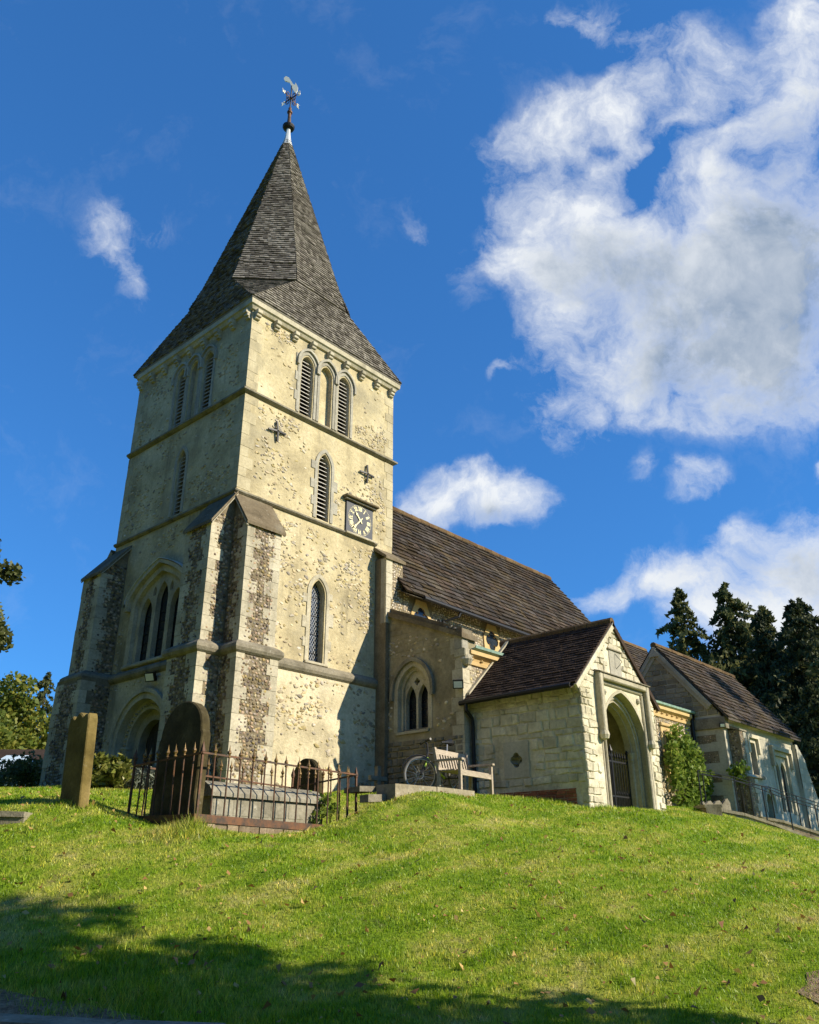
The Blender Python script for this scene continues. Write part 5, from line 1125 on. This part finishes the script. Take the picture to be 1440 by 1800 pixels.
# ------------------------------------------------------------------ headstones
def headstone(name, loc, yaw, w, h, t, lean, top, label, cat='gravestone', mat='headstone_stone'):
    """loc: base centre; the inscribed face looks to -x before the turn"""
    pts = []
    if top == 'round':
        sh = h - w * .46
        pts = [(-w / 2, -.5), (-w / 2, sh - .05), (-w * .47, sh)] + [(-w * .47 * math.cos(math.pi * k / 14), sh + w * .46 * math.sin(math.pi * k / 14)) for k in range(1, 14)] + [(w * .47, sh), (w / 2, sh - .05), (w / 2, -.5)]
    else:
        pts = [(-w / 2, -.5), (-w / 2, h * .90), (-w * .46, h * .955), (-w * .30, h * .955), (-w * .22, h * .93), (-w * .12, h * .97), (.0, h), (w * .12, h * .97), (w * .22, h * .93), (w * .34, h * .985), (w * .45, h * .97), (w / 2, h * .90), (w / 2, -.5)]
    M = Matrix.Translation(loc) @ Matrix.Rotation(yaw, 4, 'Z') @ Matrix.Rotation(lean[0], 4, 'X') @ Matrix.Rotation(lean[1], 4, 'Y')
    mb = MB(); n = len(pts); vs = []; b = .018
    cx, cz = 0, h * .4
    for x, k in ((-t / 2, 1), (-t / 2 + b, 0), (t / 2 - b, 0), (t / 2, 1)):
        for a, z in pts:
            s = 1 - (.03 if k else 0); vs.append(M @ Vector((x, a * s, z - (.02 if k and z > 0 else 0))))
    fs = [(r * n + i, r * n + (i + 1) % n, (r + 1) * n + (i + 1) % n, (r + 1) * n + i) for r in range(3) for i in range(n)] + [tuple(range(n)), tuple(range(3 * n, 4 * n))]
    mb.add(vs, fs, mat)
    o = mb.build(name, origin=loc); tag(o, label, cat, 'headstones on the grass'); return o
headstone('headstone', (-2.72, -3.08, gz(-2.72, -3.08) - .02), R(2), 1.08, 1.84, .17, (R(-2.5), R(3.5)), 'round', 'tall round topped headstone leaning inside the railing', mat='dark_headstone_stone')
headstone('headstone', (-3.72, -1.98, gz(-3.72, -1.98) - .03), R(-3), .66, 1.34, .15, (R(-3.2), R(-1.0)), 'shaped', 'tall slab headstone with scrolled top standing left of the railing')
headstone('headstone', (.78, -2.0, gz(.78, -2.0)), R(-4), .86, .80, .12, (R(1), R(-2)), 'round', 'small dark round topped headstone behind the railed tomb', mat='dark_headstone_stone')
cross = thing('cross_grave', (4.12, -.62, .3), 'small stone cross marker in the shade by the aisle wall', 'gravestone')
mb = MB(); XF = Fr((4.12, -.62, 0), (1, 0, 0), (0, -1, 0)); mb.fbox(XF, -.06, .06, -.1, 1.06, -.05, .05, 'dirty_stone', .012); mb.fbox(XF, -.27, .27, .74, .84, -.045, .045, 'dirty_stone', .012); mb.build('cross', cross)
mb = MB(); mb.fbox(XF, -.32, .32, .0, .42, -.2, .2, 'dirty_stone', .02); mb.build('base', cross)

# ------------------------------------------------------------------ kerb, bench, bicycle
def slabkerb(mb, p, q, z0, z1, h, w, mat='kerb_stone'):
    d = (Vector(q) - Vector(p)).normalized(); n = Vector((-d.y, d.x)) * w
    lo = [(p[0], p[1], z0 - h), (q[0], q[1], z1 - h), (q[0] + n.x, q[1] + n.y, z1 - h), (p[0] + n.x, p[1] + n.y, z0 - h)]; hi = [(x, y, z + h) for x, y, z in lo]
    mb.hexa(lo + hi, mat)
mb = MB(); slabkerb(mb, (.74, -4.28), (1.8, -4.30), .232, .243, .26, .45); slabkerb(mb, (1.812, -4.305), (2.88, -4.32), .246, .236, .24, .42)
tag(mb.build('stone_kerb'), 'pale weathered stone kerb slab in front of the bench', 'kerb')
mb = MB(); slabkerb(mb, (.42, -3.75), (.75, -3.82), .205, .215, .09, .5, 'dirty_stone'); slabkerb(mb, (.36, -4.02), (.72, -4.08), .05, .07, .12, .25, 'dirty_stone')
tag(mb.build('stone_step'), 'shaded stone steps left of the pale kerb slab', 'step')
bench = thing('bench', (3.4, -3.9, .2), 'weathered slatted wooden bench by the porch side wall', 'bench')
B0 = Vector((2.77, -4.09, .21)); ba = R(7.3); be = Vector((math.cos(ba), math.sin(ba), 0)); bn = Vector((-be.y, be.x, 0)); BL_, BD = 1.26, .54
BP = lambda a, d, z: B0 + be * a + bn * d + Vector((0, 0, z))
def bbox(name, a0, a1, d0, d1, z0, z1, parent=bench, sl=0.0, mat='bench_wood'):
    mb = MB(); mb.hexa([BP(a0, d0, z0), BP(a1, d0, z0), BP(a1, d1, z0), BP(a0, d1, z0), BP(a0, d0 + sl, z1), BP(a1, d0 + sl, z1), BP(a1, d1 + sl, z1), BP(a0, d1 + sl, z1)], mat); return mb.build(name, parent)
for a in (0, BL_ - .06):
    bbox('leg', a, a + .06, 0, .055, -.1, .60); bbox('leg', a, a + .06, BD - .06, BD, -.1, .40); bbox('back_post', a, a + .06, BD - .06, BD, .402, .88, sl=.10)
    bbox('armrest', a - .012, a + .072, -.04, BD + .02, .602, .64)
bbox('front_rail', .06, BL_ - .06, .005, .04, .33, .42); bbox('back_rail', .062, BL_ - .062, BD - .03, BD + .005, .44, .50, sl=.012); bbox('top_rail', .062, BL_ - .062, BD + .055, BD + .09, .76, .86, sl=.02)
for k in range(5): bbox('seat_slat', .0 if k else .062, BL_ if k else BL_ - .062, .05 + k * .098, .135 + k * .098, .421, .443)
for k in range(11): a = .12 + k * .101; bbox('back_slat', a, a + .05, BD - .018, BD + .006, .50, .762, sl=.068)

bike = thing('bicycle', (3.45, -2.95, .27), 'dark mountain bicycle with lime green flashes leaning behind the bench', 'bicycle')
KB = Vector((2.66, -3.20, .25)); kd = Vector((.98, -.14, 0)).normalized(); kl = R(6); ks = Vector((-kd.y, kd.x, 0)); ku = Vector((0, 0, math.cos(kl))) + ks * math.sin(kl)
KP = lambda x, z, s=0.0: KB + kd * x + ku * z + ks * s           # x back from the front axle, z up from the tyre's foot
WR = .345
def wheel(x, turn):
    c = KP(x, WR); ax = (ks * math.cos(turn) + kd * math.sin(turn)).normalized(); ax = (ax - ku * 0).normalized()
    mb = MB(); mb.torus(c, ax, WR - .025, .024, 'tyre', 40, 8); w = mb.build('wheel', bike)
    mb = MB(); mb.torus(c, ax, WR - .048, .012, 'bike_alloy', 40, 6); mb.tube([c - ax * .05, c + ax * .05], .02, 'bike_black', 8); mb.torus(c + ax * .03, ax, .075, .008, 'bike_alloy', 20, 5); mb.build('rim', w)
    mb = MB(); x1 = ax.orthogonal().normalized(); y1 = ax.cross(x1)
    for k in range(20):
        t = 2 * math.pi * k / 20; d = x1 * math.cos(t) + y1 * math.sin(t); mb.tube([c + ax * (.03 if k % 2 else -.03), c + d * (WR - .05)], .0018, 'bike_alloy', 4, False)
    mb.build('spokes', w); return c, ax
fc, fa = wheel(0, R(26)); rc, ra = wheel(1.08, 0)
fork_f = (kd * math.cos(R(26)) - ks * math.sin(R(26))).normalized()
ht0, ht1 = KP(.20, .66), KP(.245, .80); bb = KP(.64, .31); st = KP(.76, .78); sd = KP(.80, 1.02)
mb = MB(); mb.tube([ht0, ht1], .024, 'bike_black', 10); mb.tube([ht1 - ku * .02, st], .018, 'bike_black', 8); mb.tube([ht0 + ku * .03, bb], .024, 'bike_green', 10); mb.tube([bb, st], .018, 'bike_black', 8)
for s in (-.055, .055): mb.tube([bb + ks * s * .5, KP(1.08, WR, s)], .011, 'bike_black', 6); mb.tube([st + ks * s * .3 - ku * .04, KP(1.08, WR, s)], .009, 'bike_black', 6)
mb.build('frame', bike)
mb = MB(); fl = (fa); cr = ht0 - ku * .03; mb.tube([ht0, cr], .022, 'bike_black', 8); mb.tube([cr - fa * .07, cr + fa * .07], .018, 'bike_black', 8)
for s in (-.07, .07): mb.tube([cr + fa * s, fc + fa * s + (cr - fc) * .45], .018, 'bike_green' if s < 0 else 'bike_black', 8); mb.tube([fc + fa * s + (cr - fc) * .5, fc + fa * s], .022, 'bike_black', 8)
mb.build('fork', bike)
mb = MB(); hb = ht1 + ku * .17; mb.tube([ht1, hb], .018, 'bike_black', 8); sm = hb - fork_f * .07 + ku * .02; mb.tube([hb, sm], .018, 'bike_black', 8); hx = (fa - fork_f * -.12).normalized()
mb.tube([sm - fa * .34 + fork_f * .05 + ku * .02, sm - fa * .12, sm + fa * .12, sm + fa * .34 + fork_f * .05 + ku * .02], .022, 'bike_black', 8)
for s in (-1, 1): mb.tube([sm + fa * .22 * s, sm + fa * .35 * s + fork_f * .05 + ku * .02], .024, 'bike_black', 8); mb.tube([sm + fa * .2 * s, sm + fa * .26 * s - fork_f * .07, sm + fa * .33 * s - fork_f * .06], .008, 'bike_black', 6)
mb.build('handlebar', bike)
mb = MB(); mb.tube([st, sd], .014, 'bike_alloy', 8); mb.build('seat_post', bike)
mb = MB(); mb.tube([sd + kd * .14 + ku * .02, sd + kd * .08 + ku * .025, sd + ku * .02, sd - kd * .08 + ku * .015, sd - kd * .16 + ku * .005], [.06, .075, .045, .025, .018], 'bike_black', 10); mb.build('saddle', bike)
mb = MB(); mb.torus(bb + ks * .05, ks, .085, .008, 'bike_black', 22, 5); mb.tube([bb + ks * .07, bb + ks * .07 - ku * .17], .011, 'bike_alloy', 6); mb.tube([bb - ks * .07, bb - ks * .07 + ku * .17], .011, 'bike_alloy', 6)
for s in (-1, 1): q = bb + ks * .12 * -s * -1 - ku * .17 * s; mb.hexa([q + kd * a + ks * b + ku * c for c in (-.012, .012) for a, b in ((-.05, -.045), (.05, -.045), (.05, .045), (-.05, .045))], 'bike_black')
mb.build('pedals', bike)
mb = MB(); pts = [fc + (ku * math.sin(t) + fork_f * -math.cos(t)) * (WR + .03) for t in [R(20 + 12 * i) for i in range(9)]]; mb.tube(pts, .016, 'bike_black', 6); mb.build('mudguard', bike)

# ------------------------------------------------------------------ steps handrails and retaining walls, right
def handrail(pts, label, off):
    t = thing('handrail', pts[0], label, 'handrail', 'black handrails beside the descending path'); h = .95
    for p in pts: mb = MB(); mb.tube([(p[0], p[1], p[2] - .3), (p[0], p[1], p[2] + h)], .017, 'iron_black', 6); mb.build('post', t)
    for hh in (h, h - .09)[:off]: mb = MB(); mb.tube([(p[0], p[1], p[2] + hh) for p in pts], .012, 'iron_black', 6); mb.build('rail', t)
NR = [(12.35, -4.65, .36), (13.07, -5.32, .20), (13.65, -5.82, -.03), (14.19, -6.26, -.29), (14.75, -6.75, -.5), (15.6, -7.5, -.9)]
FRl = [(13.95, -4.10, .44), (15.0, -5.0, .17), (15.45, -5.42, .08), (16.0, -5.92, -.15), (16.7, -6.5, -.42), (17.4, -7.1, -.7)]
handrail(NR, 'nearer black metal handrail along the grass edge of the path', 2); handrail(FRl, 'farther black metal handrail beside the path below the chapel', 1)
def wallrun(pts, w, h0, name, label, cat, mat='dirty_stone', cope='kerb_stone'):
    t = thing(name, pts[0], label, cat); m1, m2 = MB(), MB()
    for p, q in zip(pts[:-1], pts[1:]):
        d = (Vector(q[:2]) - Vector(p[:2])).normalized(); n = Vector((-d.y, d.x)) * w / 2; L = (Vector(q[:2]) - Vector(p[:2])).length; x = 0
        while x < L - .02:
            x1 = min(x + random.uniform(.4, .7), L); a = Vector(p[:2]) + d * (x + .006); b = Vector(p[:2]) + d * x1; za = p[2] + (q[2] - p[2]) * x / L; zb = p[2] + (q[2] - p[2]) * x1 / L
            for m, e, z0, z1, mt in ((m1, 0, -h0, -.075, mat), (m2, .03, -.073, random.uniform(-.01, .006), cope)):
                nn = n * (1 + e / (w / 2)); m.hexa([(a.x - nn.x, a.y - nn.y, za + z0), (b.x - nn.x, b.y - nn.y, zb + z0), (b.x + nn.x, b.y + nn.y, zb + z0), (a.x + nn.x, a.y + nn.y, za + z0), (a.x - nn.x, a.y - nn.y, za + z1), (b.x - nn.x, b.y - nn.y, zb + z1), (b.x + nn.x, b.y + nn.y, zb + z1), (a.x + nn.x, a.y + nn.y, za + z1)], mt)
            x = x1
    m1.build('wall', t); m2.build('coping', t)
wallrun([(p[0] - .12, p[1] - .12, p[2] + .02) for p in NR], .22, .7, 'retaining_wall', 'low dark coped stone wall carrying the nearer handrail', 'wall')
wallrun([(p[0] + .1, p[1] - .1, p[2] + .06) for p in FRl[1:]], .22, .7, 'retaining_wall', 'low reddish coped wall under the farther handrail by the chapel', 'wall', 'brick_plinth')
wallrun([(10.4, -5.75, .30), (11.6, -4.95, .36), (12.3, -4.75, .36)], .35, .5, 'stone_kerb', 'pale stone kerb at the top of the handrail steps', 'kerb', 'kerb_stone')
mb = MB(); EF = Fr((12.75, -4.45, .36), (.95, -.3, 0), (-.3, -.95, 0)); pr = [(0, -.3), (0, .14), (.06, .20), (.14, .12), (.25, .19), (.36, .22), (.46, .12), (.58, .21), (.72, .24), (.82, .14), (.98, .28), (1.06, .30), (1.14, .18), (1.16, -.3)]
mb.prism(EF, pr, -.04, .04, 'dirty_stone'); tag(mb.build('stone_edging'), 'jagged broken stone edging beside the top of the handrail', 'edging')
# left: low wall of the steps, kerb by the path
wallrun([(-5.4, -1.45, -.36), (-4.80, -1.88, -.35), (-4.46, -2.20, -.36)], .3, 1.0, 'stone_wall', 'low coursed stone wall at the left edge of the grass bank', 'wall', 'dirty_stone', 'dirty_stone')
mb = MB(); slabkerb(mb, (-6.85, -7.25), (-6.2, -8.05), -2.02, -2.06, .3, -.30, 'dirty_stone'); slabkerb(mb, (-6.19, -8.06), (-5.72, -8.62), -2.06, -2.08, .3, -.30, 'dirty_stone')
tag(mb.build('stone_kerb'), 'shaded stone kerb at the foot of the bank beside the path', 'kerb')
# ------------------------------------------------------------------ plants
def quads(c, size, n_dir=None, stretch=1.8, droop=0.0):
    """leaf shaped quads at centres c"""
    n = len(c); a = rng.standard_normal((n, 3)); a[:, 2] -= droop; a /= np.linalg.norm(a, axis=1)[:, None]
    b = rng.standard_normal((n, 3)); b -= (b * a).sum(1)[:, None] * a; b /= np.linalg.norm(b, axis=1)[:, None]
    s = (np.full(n, size) if np.isscalar(size) else size)[:, None] * (.6 + .8 * rng.random((n, 1)))
    V = np.empty((n, 4, 3)); V[:, 0] = c - a * s * stretch / 2; V[:, 1] = c + b * s / 2 - a * s * .1; V[:, 2] = c + a * s * stretch / 2; V[:, 3] = c - b * s / 2 - a * s * .1
    return V
def leaf_obj(name, V, mat, parent=None, origin=None):
    return np_object(name, V.reshape(-1, 3), np.arange(len(V) * 4).reshape(-1, 4), mat, parent, origin)
def clumps(centers, radii, per, size, flat=1.0, stretch=1.5):
    out = []
    for c, r in zip(centers, radii):
        n = int(per * r * r); d = rng.standard_normal((n, 3)); d /= np.linalg.norm(d, axis=1)[:, None]
        k = rng.random(n) ** .35; d *= (r * k * (.85 + .3 * rng.random(n)))[:, None]; d[:, 2] *= flat; out.append(np.array(c) + d)
    return quads(np.concatenate(out), size, stretch=stretch)
def conifer(h, rad, seed, dens=1.0):
    """crown quads of a spruce of height h with drooping sprays"""
    g = np.random.default_rng(seed); P = []; nb = int(128 * dens)
    for i in range(nb):
        t = (i + g.random()) / nb; t = t ** .85; z = h * (.08 + .92 * t)
        L = rad * ((1 - t) ** .75 + .03) * (.5 + .62 * g.random()) * (1 + .35 * math.sin(i * .41 + seed)); az = g.random() * 6.283; m = max(12, int(105 * (L / rad) + 12))
        s = g.random(m) ** .7; lat = (g.random(m) - .5) * .5 * L * (.25 + .75 * (1 - s)); r = s * L
        zz = z + (.25 * L * s - .55 * L * s * s) - g.random(m) * .22 * L * (.3 + s * .7)
        P.append(np.stack([r * math.cos(az) - lat * math.sin(az), r * math.sin(az) + lat * math.cos(az), zz], 1))
    c = np.concatenate(P); return quads(c, h * .0098, stretch=2.6, droop=.8)
def trunk_mb(h, r):
    mb = MB(); mb.tube([(0, 0, -1), (.05, 0, h * .3), (0, .06, h * .7), (0, 0, h * .97)], [r, r * .8, r * .4, .02], 'bark', 8); return mb
def tree(name, loc, crown_V, mat, h, r, label, cat='tree', group=None, rz=0.0, sc=1.0):
    t = thing(name, loc, label, cat, group); a = leaf_obj('crown', crown_V, mat); b = trunk_mb(h, r).build('trunk')
    a.parent = t; b.parent = t; t.rotation_euler.z = rz; t.scale = (sc, sc, sc); return t
def copy_tree(src, loc, label, rz, sc):
    c = src.copy(); COL.objects.link(c); c.location = loc; c['label'] = label; c.rotation_euler.z = rz; c.scale = (sc * random.uniform(.93, 1.07), sc * random.uniform(.93, 1.07), sc)
    for k in list(src.children): q = k.copy(); COL.objects.link(q); q.parent = c
    return c
GC = 'conifers beyond the church'
c1 = tree('conifer_tree', (46.05, 9.26, -1), conifer(18.8, 5.0, 3, 1.7), 'conifer_leaf', 18.8, .35, 'isolated feathery conifer nearest the chapel ridge', group=GC)
c2 = tree('conifer_tree', (48.4, 6.6, -1), conifer(19.2, 6.2, 8, 2.0), 'conifer_leaf', 19.2, .35, 'broad tall conifer right of the isolated feathery one', group=GC)
c3 = tree('conifer_tree', (54.2, 3.3, -1), conifer(18.6, 6.0, 14, 2.0), 'dark_conifer_leaf', 18.6, .35, 'dark conifer with twin thin spires near the right edge', group=GC)
copy_tree(c2, (49.6, 4.6, -1), 'shorter conifer filling the gap right of the broad tall one', 1.9, .90); copy_tree(c3, (57, 1.6, -1), 'dark conifer at the far right edge', 2.2, .98)
copy_tree(c1, (51.0, 3.0, -1), 'slim dark conifer between the broad one and the right edge', 4.0, .92)
copy_tree(c3, (44.0, 1.0, -1), 'low dense conifer making the dark mass behind the chapel gable end', .8, .84); copy_tree(c2, (47.5, -2.2, -1), 'dense dark conifer low at the right edge', 3.0, .92)
copy_tree(c3, (52, 6.0, -1), 'dark conifer standing behind the broad tall one', 5.0, .80); copy_tree(c2, (40.0, -3.0, -1), 'nearest dark conifer beyond the chapel east buttress', 1.2, .78)
copy_tree(c2, (58, -3.0, -1), 'tall dark conifer behind the right edge of the group', 2.5, .95); copy_tree(c3, (45.5, 3.6, -1), 'dense dark conifer filling the gap above the chapel eaves', 1.5, .84)
copy_tree(c1, (53.5, 7.6, -1), 'feathery conifer just behind the isolated one', 2.2, .92); copy_tree(c2, (60, 2.0, -1), 'broad dark conifer far behind the twin thin spires', .4, 1.05)
copy_tree(c3, (36.5, -1.2, -1), 'small dark conifer just beyond the chapel roof verge', 2.9, .48)
# left background
def broad(centers, radii, mat, per=900, size=.20): return clumps(centers, radii, per, size)
g = np.random.default_rng(5)
cc = [(g.normal() * 2.0, g.normal() * 2.0, 6.6 + g.normal() * 2.1) for _ in range(44)]; cr = [g.uniform(.8, 1.6) for _ in cc]
tree('broadleaf_tree', (12.4, 39.8, -.5), clumps(cc, cr, 480, .20), 'autumn_leaf', 8, .28, 'yellow green autumn broadleaf tree at the left edge behind the gravestone')
c4 = tree('conifer_tree', (17.0, 45.7, -.6), conifer(12.9, 3.6, 21, 1.3), 'conifer_leaf', 12.9, .25, 'bushy green conifer left of the tower beside the autumn tree', group='conifers left of the tower')
copy_tree(c4, (19.3, 46.6, -.6), 'slender green conifer closest to the tower on its left', 1.0, .86); copy_tree(c4, (13.5, 47.0, -.6), 'taller conifer behind the yellow green autumn tree', 2.0, 1.0)
cc = [(g.normal() * .17, g.normal() * .17, g.uniform(-.95, 1.0)) for _ in range(26)]
EB = CAMLOC + (CAM_F + CAM_R * (-800 / 1425.2) + CAM_U * (-140 / 1425.2)) * 13.0; eg = gz(EB.x, EB.y)
tree('overhanging_tree', (EB.x, EB.y, eg), clumps([(c[0] - CAM_R.x * .38 * (1 - c[2]) * -1 + CAM_R.x * .1, c[1] - CAM_R.y * .38 * (1 - c[2]) * -1 + CAM_R.y * .1, c[2] + EB.z - eg) for c in cc], [g.uniform(.14, .26) for _ in cc], 4200, .06), 'hedge_leaf', EB.z - eg, .14, 'dark leafy tree reaching into view at the left edge')
# shrubs
def shrub(name, loc, cs, rs, per, size, mat, label, cat='shrub', stretch=1.6, stems=True, flat=1.0):
    t = thing(name, loc, label, cat); a = leaf_obj('foliage', clumps(cs, rs, per, size, flat, stretch), mat, None); a.parent = t
    mb = MB()
    for c in cs[:7]: mb.tube([(c[0] * .25, c[1] * .25, -.15), (c[0] * .7, c[1] * .7, c[2] * .55), tuple(c)], [.02, .012, .005], 'bark', 5)
    b = mb.build('stems'); b.parent = t; return t
cs = [(g.normal() * .24, g.normal() * .24, .12 + abs(g.normal()) * .24) for _ in range(13)]
shrub('laurel_shrub', (-1.62, 1.15, gz(-1.62, 1.15)), cs, [g.uniform(.10, .19) for _ in cs], 5200, .07, 'laurel_leaf', 'glossy yellow green shrub between the slab headstone and the doorway', stretch=2.6)
cs = [(x * .17 - .75 + .02 * g.normal(), -x * .17 + .75 + .1 * g.normal(), .18 + .05 * g.normal()) for x in np.linspace(0, 9, 20)]
shrub('lavender_bush', (-.9, .62, gz(-.9, .62)), cs, [g.uniform(.17, .24) for _ in cs], 7500, .028, 'lavender_leaf', 'grey green lavender hedge below the west door', 'lavender', stretch=4.5)
cs = [(-.05 + g.normal() * .16, g.normal() * .16, .05 + .45 * g.random()) for _ in range(12)]
shrub('weed_shrub', (.02, -3.15, gz(0, -3.15) + .1), cs, [g.uniform(.06, .13) for _ in cs], 3600, .05, 'vine_leaf', 'leafy weed growing at the end of the chest tomb', 'weed')
cs = []; rs = []
for _ in range(105):
    z = .1 + 2.25 * g.random(); hw = 1.32 * math.sqrt(max(.05, 1 - (z / 2.55) ** 3)) * (.95 if z < 1.6 else .85); cs.append((g.uniform(-hw, hw) + (.25 if z < 1.3 else 0), g.uniform(-.12, .12) - .12 * (1 - z / 3), z)); rs.append(g.uniform(.10, .30))
shrub('climbing_shrub', (15.25, -2.98, .42), cs, rs, 900, .095, 'vine_leaf', 'leafy climber covering the flint wall right of the porch', 'climber', stretch=1.3)
cs = [(g.normal() * .12, g.normal() * .10, 1.25 + g.normal() * .16) for _ in range(9)]
shrub('climbing_shrub', (16.7, -4.1, .35), cs, [g.uniform(.12, .22) for _ in cs], 800, .10, 'vine_leaf', 'small green spray of leaves by the nearer handrail top', 'climber', stretch=1.3)
HB = CAMLOC + (CAM_F + CAM_R * (-680 / 1425.2) + CAM_U * (-470 / 1425.2)) * 26.0
cs = [(g.normal() * .75, g.normal() * .75, .0 + g.normal() * .30) for _ in range(22)]
t = shrub('yew_bush', (HB.x, HB.y, HB.z - .55), [(c[0], c[1], c[2] + .55) for c in cs], [g.uniform(.3, .5) for _ in cs], 1500, .08, 'yew_leaf', 'rounded brownish green bush between the slab headstone and the white house')
# ------------------------------------------------------------------ house at the far left
HO = Vector((9.2, 31.0, 0)); house = thing('house', (9.2, 31.0, 0), 'white house with a dark roof and glazed lantern beyond the churchyard', 'house')
hu = Vector((.69, -.72, 0)); hn = Vector((-.72, -.69, 0)); HF = Fr(HO, hu, hn)
mb = MB(); mb.fbox(HF, -4, 3.4, -1.5, 3.4, -4, 0, 'house_white'); mb.build('wall', house)
mb = MB(); mb.hexa([HF(-4.3, 3.38, .3), HF(3.6, 3.38, .3), HF(3.6, 3.38, -4.3), HF(-4.3, 3.38, -4.3), HF(-4.3, 3.5, .3), HF(3.6, 3.5, .3), HF(2.9, 5.0, -2.2), HF(-3.5, 5.0, -2.2)], 'clay_tile'); mb.build('roof', house)
mb = MB(); mb.prism(HF, [(2.0, 3.2), (2.15, 3.2), (2.7, 6.6), (2.55, 6.6)], -.6, .5, 'house_white'); mb.build('bargeboard', house)
mb = MB(); mb.hexa([HF(-1.2, 3.52, .8), HF(1.6, 3.52, .8), HF(1.6, 3.52, -.6), HF(-1.2, 3.52, -.6), HF(-.2, 4.4, .15), HF(.9, 4.4, .15), HF(.9, 4.4, .05), HF(-.2, 4.4, .05)], 'house_glass'); mb.build('roof_lantern', house)
# ------------------------------------------------------------------ trees behind the viewer whose shade falls on the bank and the chapel
cc = [(g.normal() * .85, g.normal() * .85, g.uniform(2.6, 10.6)) for _ in range(95)]
cc = [(x - .899 * .20 * max(0, 8.0 - z), y - .438 * .20 * max(0, 8.0 - z), z) for x, y, z in cc]
def shade(loc, label, sc, n0):
    return tree('churchyard_tree', loc, clumps(cc[:n0], [g.uniform(.55, 1.0) for _ in cc[:n0]], 520, .15), 'autumn_leaf', 7.5, .22, label, group='trees around the churchyard', sc=sc)
shade((-1.6, -17.5, -2.1), 'leafy tree below the bank casting shade over the lower left grass', 1.0, 95)
cc = [(g.normal() * 2.0, g.normal() * 1.6, 8.3 + g.normal() * 1.9) for _ in range(36)]
shade((27.0, -14.5, -1.4), 'leafy tree south of the chapel dappling its wall with shade', 1.1, 36)

# unseen trees added west of the church to block sky light from its walls
GW = 'unseen trees added west of the churchyard to block sky light'
wv = clumps([(g.normal() * 3.6, g.normal() * 3.6, 9.5 + g.normal() * 3.4) for _ in range(46)], [g.uniform(1.6, 2.8) for _ in range(46)], 60, .62)
w1 = tree('broadleaf_tree', (-27, -3, -2), wv, 'hedge_leaf', 11, .4, 'unseen broadleaf tree added due west to dim the tower wall', group=GW)
for k, (x, y, l) in enumerate(((-25, 9, 'unseen broadleaf tree added north west of the tower to block sky light'), (-30, -14, 'unseen broadleaf tree added to the left behind the viewer to block sky light'), (-18, 19, 'unseen broadleaf tree added at the northern end of the light blocking row'), (-27, -25, 'unseen broadleaf tree added at the southern end of the light blocking row'), (-37, 3, 'unseen broadleaf tree added behind the light blocking row'))):
    copy_tree(w1, (x, y, -2), l, k * 1.3, random.uniform(.95, 1.2))
